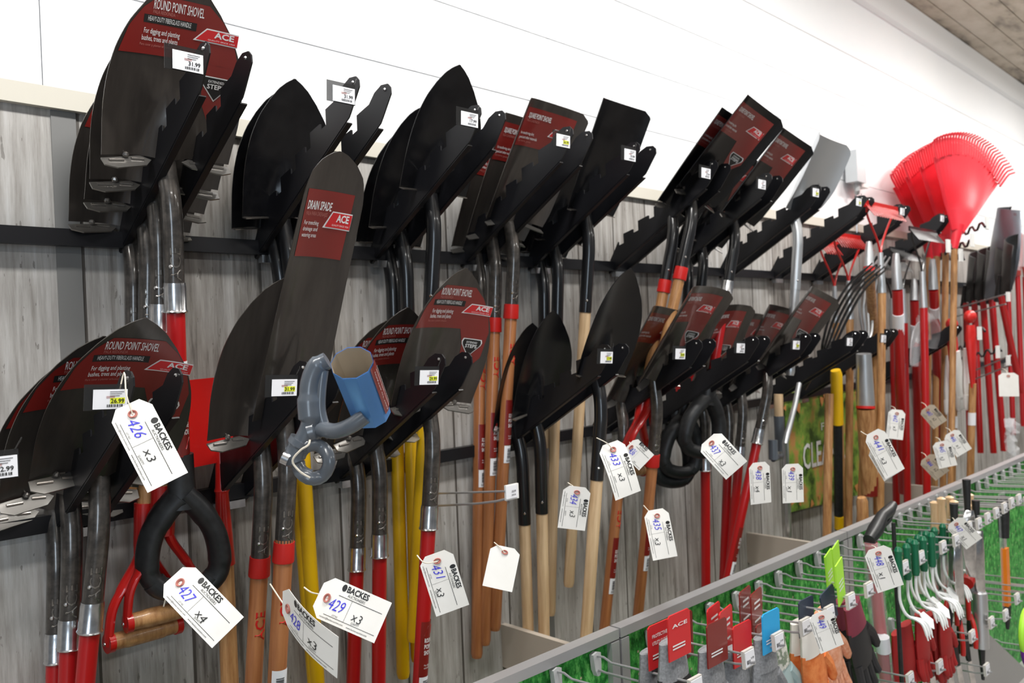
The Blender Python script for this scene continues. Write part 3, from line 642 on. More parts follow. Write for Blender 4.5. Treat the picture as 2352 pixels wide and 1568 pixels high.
auction_tag((1406, 1030), (1443, 1138), 1.63, 1.62, '433', 'x3', 'auction tag 433 on the black socket above the pale handle', spin=-28, bend=.004, tie=[(1395, 1018, 1.62), (1370, 1005, 1.62)])
auction_tag((1448, 1026), (1485, 1062), 1.9, 1.9, '436', '', 'short curled auction tag on the red strap grip', W_=.05, tie=[(1446, 1015, 1.92)])
auction_tag((1508, 1182), (1528, 1282), 1.88, 1.86, '435', 'x3', 'auction tag 435 tied to the brown handle with red sticker', spin=-22, tie=[(1495, 1178, 1.88), (1478, 1160, 1.89)])
auction_tag((1633, 1016), (1692, 1080), 1.85, 1.83, '437', 'x3', 'auction tag curling off the black D grips', bend=.007, W_=.062, tie=[(1622, 1020, 1.86)])
auction_tag((1744, 1072), (1748, 1156), 2.05, 2.05, '438', 'x4', 'narrow auction tag hanging on the leaning red handle', spin=-35, tie=[(1735, 1062, 2.05)])
auction_tag((1820, 1075), (1822, 1154), 2.15, 2.15, '439', 'x1', 'narrow auction tag on the bent silver tube in front of the poster', spin=-30, tie=[(1808, 1068, 2.15)])
auction_tag((2010, 1002), (2056, 1088), 2.25, 2.25, '441', 'x3', 'upper one of two overlapping tags on the thick wooden handle', spin=-20, tie=[(1990, 998, 2.26), (1977, 990, 2.27)])
auction_tag((2016, 1032), (2052, 1092), 2.27, 2.27, '440', 'x2', 'lower one of two overlapping tags on the thick wooden handle', spin=-20)
auction_tag((2060, 948), (2054, 1008), 3.1, 3.1, '442', 'x3', 'auction tag on the tall red handle right of the thick wooden one', spin=-15)
auction_tag((2130, 940), (2160, 975), 3.2, 3.2, '443', 'x2', 'dull auction tag turned away between the red handles', tone=cardb, W_=.06)
auction_tag((2130, 1055), (2165, 1092), 3.0, 3.0, '444', 'x2', 'dull auction tag low between the red handles', tone=cardb, W_=.06)
auction_tag((2163, 1020), (2178, 1072), 2.9, 2.9, '445', 'x3', 'auction tag above the gondola corner, front one of two', spin=-10)
auction_tag((2186, 998), (2215, 1040), 3.0, 3.0, '446', 'x1', 'auction tag above the gondola corner, back one of two', spin=-10)
auction_tag((2316, 862), (2318, 910), 3.6, 3.6, '', '', 'blank cream tag on a wire hook at far right', blank=True, W_=.075)
auction_tag((2195, 1202), (2238, 1248), 2.6, 2.6, '447', 'x1', 'auction tag over the wooden-handled trowels on the green panel', W_=.06)
auction_tag((2016, 1268), (2046, 1352), 1.85, 1.85, '448', 'x1', 'auction tag on the red wrapped tool with the black grip', spin=-15)
auction_tag((1885, 1415), (1912, 1490), 1.75, 1.75, '449', '', 'folded white tag in front of the orange gloves', spin=-20, W_=.055)

# ------------------------------------------------------------------ things hung at the left half
p = at(500, 965, .09)
t = thing('floor_scraper', 'red steel square-bladed scraper behind the big drain spade, with wooden handle', 'scraper', (p.x+.01, -.075, p.z+.0))
part('blade', lambda b: b.prism([(-.135, -.078), (-.120, -.090), (.120, -.090), (.135, -.078), (.135, .085), (.13, .09), (-.13, .09), (-.135, .085)], .003, Matrix.Rotation(R(90), 4, 'X')), red_paint, t)
part('socket', lambda b: b.tube([(-.0, .0, -.06), (0, 0, -.12), (0, .0, -.145), (0, 0, -.151), (0, 0, -.157), (0, 0, -.31)], [.010, .012, .0135, .016, .0135, .0215], 18), red_paint, t, label='red steel socket')
part('handle', lambda b: b.tube([(0, 0, -.305), (0, 0, -.9)], .0185, 18), wood_mid, t, label='honey wood handle')
part('rivet', lambda b: b.ball((-.014, -.015, -.27), .004, 8), silver, t)
t.rotation_euler = (R(2), R(-1.5), R(12))

t = thing('grip_attachment', 'grey plastic Y-shaped extra handle with ring clamp hung on the second hanger tip', 'handle', atd(735, 960, 1.10))
def gpx(x, y, d=0): return (M_inv @ (atd(x, y, 1.10+d)))
bpy.context.view_layer.update(); M_inv = Matrix.Translation(-t.location)
part('grip_arm', lambda b: b.tube(bez([gpx(752, 828), gpx(731, 842), gpx(716, 880), gpx(714, 925), gpx(716, 970), gpx(703, 1005), gpx(690, 1025)]), [.0115]*4+[.0140]*10+[.0165]*6+[.0130]*20, 18, sq=(.85, 1.1)), grey_pl, t, label='curved upper arm of the grey handle')
part('tail_arm', lambda b: b.tube(bez([gpx(708, 992), gpx(735, 985), gpx(770, 990, -.02), gpx(805, 978, -.03), gpx(838, 955, -.03)]), [.015]*5+[.0105]*20, 16), grey_pl, t, label='short arm running under the card sleeve')
part('web', lambda b: b.tube(bez([gpx(742, 850), gpx(736, 900), gpx(736, 945), gpx(748, 985), gpx(760, 1000)]), .0075, 12), grey_pl, t)
part('clamp_ring', lambda b: b.tube([gpx(720+36*math.cos(a*math.pi/10), 1060+39*math.sin(a*math.pi/10), -.004*math.cos(a)) for a in range(-9, 11)], .0072, 12, sq=(1, 1.3)), grey_pl, t, label='round clamp ring')
part('clamp_body', lambda b: b.tube(bez([gpx(694, 1010), gpx(682, 1032), gpx(678, 1056), gpx(692, 1080), gpx(714, 1092)]), [.017]*4+[.014]*8+[.008]*9, 16), grey_pl, t)
part('clamp_nut', lambda b: b.tube([gpx(649, 1049, -.01), gpx(664, 1056, -.01)], .0085, 16), silver, t, label='silver clamp nut')
part('zip_tie', lambda b: b.tube(bez([gpx(712, 1010, -.025), gpx(708, 1022, -.028), gpx(690, 1034, -.028), gpx(672, 1058, -.026), gpx(688, 1082, -.024), gpx(712, 1097, -.02)]), .0014, 6), string_m, t, label='white zip tie')
pa = atd(808, 832, 1.02); pb = atd(852, 948, 1.11)
t = thing('card_sleeve', 'light blue and red cardboard sleeve around the grey extra handle', 'cardboard sleeve', pa)
axx = (pb-pa); LL_ = axx.length; az_ = axx.normalized(); ax_ = (rt-az_*rt.dot(az_)).normalized(); ay_ = az_.cross(ax_)
MS = Matrix((ax_, ay_, az_)).transposed().to_4x4()
part('sleeve', lambda b: b.sheet([[(math.cos(a*math.pi/5)*.027, math.sin(a*math.pi/5)*.025, z_) for a in range(11)] for z_ in (0, LL_)], .0006, V((0, 0, .0))), blue_card, t, M=MS, ang=20)
part('lining', lambda b: b.sheet([[(math.cos(a*math.pi/5)*.0264, math.sin(a*math.pi/5)*.0244, z_) for a in range(11)] for z_ in (0.0005, LL_-.0005)], 0), cardb, t, M=MS, label='bare brown cardboard inside')
part('red_panel', lambda b: b.sheet([[(math.cos(a*math.pi/5)*.0276, math.sin(a*math.pi/5)*.0256, z_) for a in (-1, -.3, .3, .8)] for z_ in (.001, LL_*.88)], 0), label_red, t, M=MS, label='red printed panel with small white text')
def slm(x, y):
    a = math.pi/5*(-.75+y/.017); return (math.cos(a)*.0285, math.sin(a)*.0265, LL_*.86-x)
part('panel_lettering', lambda b: [text(b, s_, LL_*.72, .0022, slm, .004, .003+i*.0055, 0) for i, s_ in enumerate(('USE A SECOND HANDLE TO HELP', 'REDUCE BACK BENDING AND', 'PROMOTE GOOD POSTURE', 'EASY TO ATTACH'))], white_ink, t, M=MS)

# double wire hook with price tag in the middle
a = at(1000, 1138, .22)
t = thing('scan_hook', 'double grey wire hook with price tag crossing in front of the orange-brown handles', 'wire hook', a)
g = lambda x, y, s: at(x, y, s)-a
part('wire', lambda b: b.tube([g(985, 1133, .12), g(1040, 1132, .25), g(1160, 1128, .42)], .0025, 8), wire_m, t)
part('wire', lambda b: b.tube([g(985, 1162, .12), g(1100, 1156, .33), g(1140, 1151, .38), g(1160, 1146, .40), g(1172, 1155, .42)], .0028, 8), wire_m, t)
part('tag_plate', lambda b: b.box(g(1175, 1129, .42), (.040, .006, .034), None), white_pl, t)
part('price_card', lambda b: b.box(g(1175, 1129, .424), (.036, .001, .029), None), paper, t)
def pt(b):
    c = g(1175, 1129, .4255); text(b, '18.99', .013, .005, lambda x, z: c+V((x, 0, z)), .001, -.002, .01); barcode(b, .0, .014, -.009, -.006, lambda x, z: c+V((x, 0, z)), 4)
part('price_print', pt, black_ink, t)
# tan divider boards
for i, (x0, ln) in enumerate(((1.68, .70), (3.11, .70), (4.57, .70))):
    o = part('divider_board', lambda b: b.box((0, -ln/2+.02, 0), (.018, ln, .125)), tan_board, key=None); o.location = (x0, -.01, EYE-.477*D-.065-.012*i)
    tag1(o, ['tan divider board nearest, between the orange-brown and pale handles', 'tan divider board in the middle, under the leaning red handles', 'tan divider board farthest right, behind the thick wooden handle'][i], 'board', 'tan boards between wall and gondola')
# outlet on the white wall
p = at(1957, 388, .02)
t = thing('outlet_box', 'grey outdoor socket box with white cover on the shiplap wall', 'outlet', p)
part('box', lambda b: b.box((-.03, -.03, 0), (.11, .06, .16)), mat('clear_grey_cover', (.55, .58, .60), .25), t)
part('cover', lambda b: b.box((.06, -.02, 0), (.10, .04, .19)), white_pl, t, label='white socket cover')
part('outlet_face', lambda b: b.box((.06, -.042, 0.0), (.03, .004, .12)), paper, t)
part('conduit_elbow', lambda b: b.tube([(-.02, -.03, -.08), (-.02, -.03, -.115), (.0, -.02, -.125)], .014, 10), clip_m, t)
part('chain', lambda b: b.tube([(.0, -.015, -.12), (.0, -.012, -.33)], .004, 6), silver, t)
# poster
pts = [at(1800, 903, .03), at(1974, 884, .03), at(1974, 1136, .03), at(1816, 1176, .03)]
c0 = (pts[0]+pts[2])/2; pm = bpy.data.materials.new('autumn_leaf_print'); pm.use_nodes = True
noisy(pm, (.04, .10, .015), (.60, .30, .10), 7, (1.2, 1, 1.2), 5, .6, lo=.40, hi=.63, c3=(.24, .42, .06))
pm.node_tree.nodes['Principled BSDF'].inputs['Roughness'].default_value = .45
t = thing('poster', 'autumn leaf and grass poster reading CLEAN UP on the plank wall', 'poster', c0)
part('sheet', lambda b: b.add([q_-c0 for q_ in pts]+[q_-c0+V((0, .002, 0)) for q_ in pts], [(0, 3, 2, 1), (4, 5, 6, 7), (0, 1, 5, 4), (1, 2, 6, 5), (2, 3, 7, 6), (3, 0, 4, 7)]), pm, t)
def pl_(b):
    o = at(1846, 1078, .034)-c0; e = at(1966, 1045, .034)-c0; ux = e-o
    text(b, 'CLEAN', ux.x*.60, .115, lambda x, z: o+V((x, 0, z+ux.z*x/ux.x)), 0, 0, .01); text(b, 'UP', ux.x*.24, .115, lambda x, z: o+V((x, 0, z+ux.z*x/ux.x)), ux.x*.70, 0, .01)
    text(b, 'FALL', ux.x*.34, .035, lambda x, z: o+V((x, 0, z+ux.z*x/ux.x)), ux.x*.34, .16, .0)
part('lettering', pl_, white_ink, t, label='large white serif lettering')
rl_ = random.Random(5)
def leaves(b):
    for k in range(26):
        u_ = rl_.random(); v_ = rl_.choice((rl_.uniform(0, .14), rl_.uniform(.88, 1), rl_.random()*.3)); q0 = pts[0]+(pts[1]-pts[0])*u_; q1 = pts[3]+(pts[2]-pts[3])*u_; q_ = q0+(q1-q0)*v_-c0+V((0, -.001, 0)); a_ = rl_.random()*6; r_ = rl_.uniform(.012, .03)
        vs = [q_+V((math.cos(a_+k_*math.pi/3)*r_*(1, .55)[k_ % 2], -.0003*k, math.sin(a_+k_*math.pi/3)*r_*(1, .6)[k_ % 2])) for k_ in range(6)]; b.add(vs, [(5, 4, 3, 2, 1, 0)])
lo_ = part('leaf_print', leaves, mat('printed_orange_leaf', (.62, .26, .08), .5), t); lo_['kind'] = 'stuff'

# ------------------------------------------------------------------ tools on the right half
def stick(b, a, c, r0, r1, n=14, M0=None): b.tube([a, c], [r0, r1], n)
def pole(name, label, cat, segs, mats, group=None, loc=None, labels=None):
    """segs: list of (part name, [(px,py,s,r)...]) along one tool"""
    o0 = at(*segs[0][1][0][:3]); t = thing(name, label, cat, o0, group=group)
    for i, (pn, ps) in enumerate(segs):
        part(pn, lambda b: b.tube([at(*q_[:3])-o0 for q_ in ps], [q_[3] for q_ in ps], 16), mats[i], t)
    return t, o0
def deco(t, o0, pn, m, fn, label=None): return part(pn, lambda b: fn(b, lambda x, y, s: at(x, y, s)-o0), m, t, label=label)
# bow rakes: two red, at the upper rail
for i, (hx, hy, hx2, hy2, s) in enumerate(((1985, 470, 2060, 480, .42), (1925, 538, 1975, 552, .25), (1900, 556, 1935, 566, .14))):
    a = at(hx, hy, s); c = at(hx2, hy2, s); wx = .36; mid = (a+c)/2
    t = thing('bow_rake', ['red bow rake nearest the viewer behind the empty upper hangers', 'red bow rake in the middle of the three behind the empty hangers', 'red bow rake nearest the wall behind the empty hangers'][i], 'rake', mid, (0, 0, R(0)))
    part('rake_head', lambda b: b.box((0, 0, 0), (wx, .008, .028)), red_paint, t, 'rh')
    for k in range(14): part('tine', lambda b: b.tube([(0, 0, 0), (0, -.016, -.022), (0, -.040, -.055)], [.0034, .0032, .002], 6), red_paint, t, 'rt', Matrix.Translation((-wx/2+.012+k*(wx-.024)/13, 0, 0)))
    for sd in (-1, 1): part('bow', lambda b: b.tube(bez([(sd*wx*.42, 0, -.01), (sd*.12, .01, -.05), (sd*.03, .01, -.14), (0, .01, -.20)]), .0045, 8), red_paint, t, ('bw', sd))
    part('ferrule', lambda b: b.tube([(0, .01, -.19), (0, .01, -.36)], [.010, .0175], 14), alu_soft, t, 'rf', label='grey tapered ferrule')
    part('handle', lambda b: b.tube([(0, .01, -.35), (0, .01+.05*(i < 2), -1.45)], .0165, 14), wood_mid, t, ('rhd', i < 2))
# garden rake with black head in a bag, further right
for i, (hx, hy, s) in enumerate(((2120, 530, .40), (2075, 575, .25), (2050, 600, .15))):
    a = at(hx, hy, s)
    t = thing('bow_rake', ['black bow rake nearest the viewer under the last upper hanger', 'black bow rake in the middle under the last upper hanger', 'black bow rake nearest the wall under the last upper hanger'][i], 'rake', a)
    part('rake_head', lambda b: b.box((0, 0, 0), (.36, .006, .022)), black_tube, t, 'bh')
    for k in range(14): part('tine', lambda b: b.tube([(0, 0, 0), (0, -.016, -.022), (0, -.040, -.055)], [.0034, .0032, .002], 6), black_tube, t, 'bt', Matrix.Translation((-.168+k*.0258, 0, 0)))
    for sd in (-1, 1): part('bow', lambda b: b.tube(bez([(sd*.15, 0, -.01), (sd*.11, .01, -.05), (sd*.03, .01, -.14), (0, .01, -.20)]), .0045, 8), black_tube, t, ('bbw', sd))
    part('ferrule', lambda b: b.tube([(0, .01, -.19), (0, .01, -.36)], [.012, .0185], 14), alu_soft, t, 'bf', label='grey tapered ferrule')
    part('handle', lambda b: b.tube([(0, .01, -.35), (0, .03, -1.45)], .0175, 14), red_gloss, t, 'bhd', label='red handle')
# tall handles of the right half: (label, group, ferrule top px, joint px, bottom px, s, mats)
tall = [
 ('tall grey-ferruled wood handled cultivator with red ring above the fork tines', (1996, 555), (1996, 618), (2008, 780), .38, wood_mid, .021),
 ('tall red handle with grey ferrule standing right of the short hanger', (2058, 582), (2061, 665), (2075, 1130), .34, red_gloss, .024),
 ('red handle with clear bagged top, second right of the short hanger', (2100, 640), (2100, 690), (2112, 1150), .22, red_gloss, .022),
 ('red handle with grey top below the red fan rakes', (2142, 595), (2144, 665), (2160, 1000), .30, red_gloss, .024),
 ('dark red handle behind the silver curved blade', (2122, 690), (2124, 720), (2128, 1110), .10, red_gloss, .022),
]
for i, (lb, a, j, e_, s, mm, r_) in enumerate(tall):
    t, o0 = pole('long_handled_tool', lb, 'garden tool', [('ferrule', [(a[0], a[1], s, r_*.55), (a[0], a[1]+(j[1]-a[1])*.3, s, r_*.8), (j[0], j[1], s, r_)]), ('handle', [(j[0], j[1], s, r_*.97), (e_[0], e_[1], max(.05, s-.16), r_*.95)])], [alu_soft, mm])
    if i == 0: deco(t, o0, 'ring', red_plastic, lambda b, g: b.tube([g(j[0], j[1]-6, s), g(j[0], j[1]+5, s)], r_*1.06, 14))
    if mm == red_gloss: deco(t, o0, 'white_sticker', paper, lambda b, g: b.tube([g(j[0]+(e_[0]-j[0])*.12, j[1]+(e_[1]-j[1])*.12, s-.016), g(j[0]+(e_[0]-j[0])*.22, j[1]+(e_[1]-j[1])*.22, s-.034)], r_*1.03, 14))
# hay fork with black tines, fork with grey tines
def fork(label, hx, hy, s, m, n, wd, ln, name='hay_fork'):
    a = at(hx, hy, s); t = thing(name, label, 'fork', a)
    for k in range(n):
        u_ = -1+2*k/(n-1)
        part('tine', lambda b: b.tube(bez([(u_*.02, 0, -.02), (u_*wd*.7, .005, .02), (u_*wd, .03, ln*.35), (u_*wd, .035, ln*.7), (u_*wd, 0, ln)]), [.0058]*14+[.0052]*5+[.003]*2, 8), m, t)
    part('ferrule', lambda b: b.tube([(0, 0, 0), (0, 0, -.20)], [.012, .019], 14), alu_soft if m != black_tube else black_tube, t)
    part('handle', lambda b: b.tube([(0, 0, -.19), (0, .06 if s > .12 else 0, -1.2)], .018, 14), wood_mid, t)
    return t
tf = fork('hay fork with five long curved black tines rising above the lower hangers', 1900, 800, .24, black_tube, 5, .085, .40)
tf.rotation_euler = (R(34), R(4), 0); [c for c in tf.children if c.name.startswith('handle')][0].rotation_euler = (R(-36), 0, 0)
tf = fork('digging fork with flat grey tines behind the thick wooden handle', 1992, 770, .28, alu_soft, 4, .075, .36, 'digging_fork'); tf.rotation_euler = (R(12), R(4), 0); [c for c in tf.children if c.name.startswith('handle')][0].rotation_euler = (R(-12), 0, 0)
# yellow and black handle over the poster; thick grey socket with wood handle
t, o0 = pole('long_handled_tool', 'thick yellow sleeve on a black handle hanging in front of the poster', 'garden tool', [('sleeve', [(1919, 850, .26, .020), (1921, 860, .26, .024), (1924, 974, .24, .024), (1924, 976, .24, .021)]), ('handle', [(1924, 975, .24, .019), (1927, 1215, .18, .019)]), ('yellow_label', [(1927, 1185, .19, .0196), (1927, 1213, .183, .0196)])], [yellow, black_pl, yellow])
t, o0 = pole('long_handled_tool', 'thick grey steel socket with red ring on a fat wooden handle at right', 'garden tool', [('socket', [(1984, 812, .36, .030), (1988, 930, .35, .037)]), ('ring', [(1988, 932, .35, .038), (1988, 938, .35, .038)]), ('handle', [(1988, 938, .35, .036), (1999, 1135, .33, .036)]), ('white_sticker', [(1998, 1060, .338, .0366), (1999, 1085, .336, .0366)]), ('red_sticker', [(1999, 1092, .336, .0366), (2000, 1135, .332, .0366)])], [alu_soft, red_plastic, wood_mid, paper, label_red])
pole('long_handled_tool', 'plain honey wood handle just right of the fat wooden one', 'garden tool', [('handle', [(2010, 800, .34, .018), (2016, 1180, .30, .018)])], [wood_mid])
pole('long_handled_tool', 'short stubby wooden handle rising behind the green panel edge', 'garden tool', [('handle', [(1979, 1142, .40, .016), (1980, 1150, .40, .022), (1984, 1240, .40, .022), (1992, 1520, .38, .022)])], [wood_mid])
# bent silver tube tool and grey plastic grips
t, o0 = pole('edging_tool', 'bent silver tube tool with a tag in front of the poster', 'edging tool', [('tube', [(1836, 880, .22, .010), (1826, 930, .22, .011), (1808, 998, .22, .012), (1804, 1015, .22, .012), (1806, 1070, .20, .012), (1812, 1230, .16, .012)])], [alu_soft])
t, o0 = pole('long_handled_tool', 'pale wood handle ending in a grey plastic grip left of the poster', 'garden tool', [('handle', [(1788, 905, .15, .018), (1789, 960, .15, .018)]), ('grip', [(1789, 955, .15, .021), (1792, 1035, .15, .020)]), ('side_grip', [(1775, 1010, .20, .018), (1776, 1055, .20, .018)]), ('strut', [(1776, 1055, .20, .010), (1800, 1045, .16, .010)])], [wood_light, grey_pl, grey_pl, grey_pl])
# silver curved blade on last lower hanger
a = at(2110, 790, .32)
t = thing('curved_blade', 'silver curved edger blade in clear wrap on the last lower hanger', 'edger blade', a)
def cb(b):
    rows = [[], []]
    for k in range(13):
        q_ = math.pi*(.0+k/12*.62); rows[0].append((-math.cos(q_)*.16+.02, -.01, math.sin(q_)*.20-.09)); rows[1].append((-math.cos(q_)*.08+.03, .02, math.sin(q_)*.11-.10))
    b.sheet(rows, .006)
part('blade', cb, mat('bright_blade', (.62, .64, .66), .3, .6), t)
part('film', lambda b: b.tube(bez([(-.13, -.02, -.10), (-.08, -.03, .07), (.03, -.03, .12), (.15, -.02, .06), (.17, 0, -.02)]), [.02]*8+[.035]*13, 10), clear_bag, t)

# fan rakes: red plastic heads nested toward the viewer
FR = 'red fan rakes on the zigzag hooks'
fan_l = ['red fan rake farthest back, nearest the wall', 'red fan rake second from the wall', 'red fan rake second from the front', 'red fan rake at the front of the row']
def fanfn(b):
    rows = []
    for i in range(9):
        r_ = .06+.30*i/8; row = []
        for k in range(41):
            a_ = R(-34+68*k/40); q_ = .004*math.cos(k*math.pi) * (1 if i > 2 else .3); row.append((math.sin(a_)*r_, -.02*math.cos(a_*2.2)+q_, math.cos(a_)*r_))
        rows.append(row)
    b.sheet(rows, .003)
for i, (px, py, s, rz) in enumerate(((2134, 585, .10, -13), (2152, 580, .22, -13), (2172, 572, .34, -14), (2192, 562, .46, -18))):
    a = at(px, py, s); sc = 1.0+.02*i
    t = thing('fan_rake', fan_l[i], 'rake', a, (R(3), R((-11, -4, 4, 13)[i]), R(rz)), FR); t.scale = ((1.16, 1.12, 1.06, 1)[i],)*3
    part('fan', fanfn, red_rake, t, 'fan', Matrix.Scale(1.22, 4))
    for k in range(31):
        a_ = R(-34+68*k/30)
        d_ = V((math.sin(a_), 0, math.cos(a_)))
        part('tine', lambda b: b.tube([(0, 0, 0), (0, 0, .07), (0, -.004, .09), (0, -.03, .10)], [.0058, .0052, .0048, .0035], 6), red_rake, t, 'ft', Matrix.Translation(d_*.43+V((0, -.02, 0))) @ Matrix.Rotation(a_, 4, 'Y') @ Matrix.Scale(1.0, 4))
    part('collar', lambda b: b.tube([(0, 0, .10), (0, 0, -.02)], [.03, .017], 14), red_rake, t, 'fc')
    part('handle', lambda b: b.tube([(0, 0, 0), (0, .01, -1.2)], .015, 12), wood_mid, t, 'fh', Matrix.Rotation(-R((-11, -4, 4, 13)[i])+R(4), 4, 'Y') @ Matrix.Rotation(R(-3), 4, 'X'), label='wooden handle')
# snow shovels / black scoops with red handles
def bscoop(b):
    rows = []
    for i in range(9):
        v_ = i/8; w_ = .07+.09*math.sin(min(1, v_*1.3)*math.pi/2)*(1-.35*max(0, v_-.8)/.2); rows.append([(w_*u_, -.05*u_*u_, v_*.30) for u_ in (-1, -.7, -.35, 0, .35, .7, 1)])
    b.sheet(rows, .005)
for i, (hx, hy, ex, ey, s, lb) in enumerate(((2218, 690, 2228, 1035, .10, 'leftmost'), (2238, 685, 2252, 1040, .18, 'second from the left'), (2258, 682, 2282, 1040, .26, 'third from the left'), (2278, 678, 2306, 1035, .34, 'second from the right'), (2298, 672, 2345, 900, .46, 'nearest and rightmost'))):
    a = at(hx, hy, s); e_ = at(ex, ey, s+.02)
    t = thing('poly_scoop', 'black scoop shovel, slim red handle, '+lb+' of five', 'shovel', a, (R(8), R(-14-i), R(8)), 'black scoops with red handles')
    part('scoop_blade', bscoop, black_pl, t, 'psb', ang=50)
    part('neck', lambda b: b.tube([(0, .01, .10), (0, .01, -.05)], [.012, .020], 12), black_pl, t, 'psn')
    bpy.context.view_layer.update(); Mi = t.matrix_world.inverted()
    part('handle', lambda b: b.tube([Mi @ at(hx, hy+6, s), Mi @ e_], .018, 12), red_gloss, t)
a = at(2276, 590, .36)
t = thing('snow_shovel', 'grey curved scoop seen from the side right of the red fan rakes', 'shovel', a, (R(6), R(-14), R(28)))
def gsc(b): b.sheet([[((.06+.14*math.sin(v_*2.6+.3))*u_, -.09*u_*u_, -.24+v_*.52) for u_ in (-1, -.7, -.35, 0, .35, .7, 1)] for v_ in [k/10 for k in range(11)]], .005)
part('scoop_blade', gsc, mat('blue_grey_steel', (.16, .18, .21), .35, .5), t, ang=60)
part('rim', lambda b: b.tube([((.06+.14*math.sin(v_*2.6+.3)), -.09, -.24+v_*.52) for v_ in [k/10 for k in range(11)]], .005, 8), black_pl, t)
# zigzag hooks
for i, (x0, y0, s0, x1, y1, s1, tx_, ty_) in enumerate(((2150, 560, .05, 2262, 515, .60, 2267, 512), (2140, 585, .05, 2236, 555, .58, 2233, 552), (2150, 600, .05, 2185, 565, .50, 2178, 565), (2158, 592, .05, 2214, 590, .52, 2207, 586), (2170, 830, .10, 2262, 755, .60, 2250, 765), (2180, 835, .10, 2300, 800, .60, 2292, 808))):
    a = at(x0, y0, s0); c = at(x1, y1, s1)
    t = thing('zigzag_hook', 'black zigzag wire hook with white tag, '+['highest, through the fan rakes', 'second highest, right of the last hanger tip', 'short one close under the last hanger', 'lowest of the four under the fan rakes', 'left one of the pair beside the white bags', 'right one of the pair beside the white bags'][i], 'wire hook', a)
    path = []
    for k in range(25):
        u_ = k/24; q_ = (c-a)*u_; path.append(q_+V((0, 0, .012*(1 if (k//2) % 2 else -1)*(k % 2 == 0 or 1))))
    part('wire', lambda b: b.tube(path, .0055, 8), arm_black, t)
    o = at(tx_, ty_, s1)-a
    part('tag_plate', lambda b: b.box(o, (.045, .008, .060)), white_pl, t)
    part('bracket', lambda b: b.box((0, .02, 0), (.03, .02, .06)), arm_black, t)
# two slim clear double wires
for i, (y0, y1) in enumerate(((728, 698), (890, 842))):
    a = at(2190, y0, .08); t = thing('scan_hook', ['double clear-grey wire hook crossing the red handles at far right, upper', 'double clear-grey wire hook holding the blank cream tag'][i], 'wire hook', a)
    for dz in (0, .05):
        part('wire', lambda b: b.tube([V((0, 0, dz)), at(2310 if i == 0 else 2322, y1 if i == 0 else 838, .55)-a+V((0, 0, dz))], .004, 8), wire_m, t)
    part('tag_plate', lambda b: b.box(at(2316, 690 if i == 0 else 836, .55)-a+V((0, 0, .02)), (.045, .01, .05)), white_pl, t)
# hanging trowel-like red tools and white bags
for i, (x, y, s, ln) in enumerate(((2188, 790, .40, .12), (2230, 775, .52, .14))):
    a = at(x, y, s); t = thing('hand_cultivator', ['red plastic headed weeder left of the white bags', 'red wrapped tool with a ball-like head right of the white bags'][i], 'garden tool', a)
    part('head', lambda b: b.tube([(0, 0, .06), (0, 0, 0), (0, 0, -.10), (0, 0, -.24)], [.034, .045, .035, .018], 12, sq=(1, .5)), red_plastic, t)
    part('ball_head', lambda b: b.ball((0, 0, .10), .040, 12, (1, .7, .8)), red_plastic, t)
    part('handle', lambda b: b.tube([(0, 0, -.22), (.02, .05, -1.0)], .017, 12), wood_mid, t)
    part('white_sticker', lambda b: b.tube([(.003, .009, -.36), (.005, .012, -.42)], .0178, 12), paper, t)
for i, (x, y, s) in enumerate(((2202, 870, .42), (2222, 865, .48), (2180, 880, .36))):
    a = at(x, y, s); t = thing('work_glove', ['white work glove hanging left of another below the zigzag hook', 'white work glove hanging nearest below the zigzag hook', 'white work glove hanging farthest back below the zigzag hook'][i], 'glove', a, (0, R(-6+6*i), 0), 'white gloves on zigzag hook')
    part('glove_body', lambda b: b.tube([(0, 0, .14), (0, 0, .06), (0, 0, -.04), (0, 0, -.09)], [.035, .045, .055, .05], 14, sq=(1, .35)), white_pl, t, 'gb')
    for k in range(4): part('finger', lambda b: b.tube([(0, 0, 0), (0, 0, -.06), (0, 0, -.075)], [.014, .012, .005], 8), white_pl, t, 'gf', Matrix.Translation((-.037+.025*k, 0, -.085)))
# bagged red whisk things at far right edge
for i, (x, y) in enumerate(((2312, 585), (2335, 578), (2352, 582))):
    a = at(x, y, .35); t = thing('fan_rake', ['small bagged red fan rake at the right edge, left of three', 'small bagged red fan rake at the right edge, middle of three', 'small bagged red fan rake cut by the right edge'][i], 'rake', a, (0, 0, 0), 'bagged rakes at the right edge')
    part('fan', fanfn, mat('dull_red_plastic', (.45, .06, .05), .4), t, 'fan2', Matrix.Translation((0, 0, -.20)) @ Matrix.Scale(.9, 4))
    part('bag', lambda b: b.sheet([[(x_*.14, -.05-.02*math.cos(x_*3), z_) for x_ in (-1, -.6, -.2, .2, .6, 1)] for z_ in (-.1, .02, .15)], .001), clear_bag, t, 'fbag')
    part('handle', lambda b: b.tube([(0, 0, -.15), (0, 0, -1.1)], .015, 10), red_gloss, t, 'fhh')
a = at(2322, 960, .50); t = thing('plastic_bag', 'crumpled clear plastic bag hanging above the gondola at the right edge', 'bag', a)
part('film', lambda b: b.sheet([[(x_*.055*(1+.4*math.sin(z_*9)), -.03*math.cos(x_*4+z_*20), -z_*.42) for x_ in (-1, -.6, -.2, .2, .6, 1)] for z_ in [k/10 for k in range(11)]], .001), clear_bag, t)

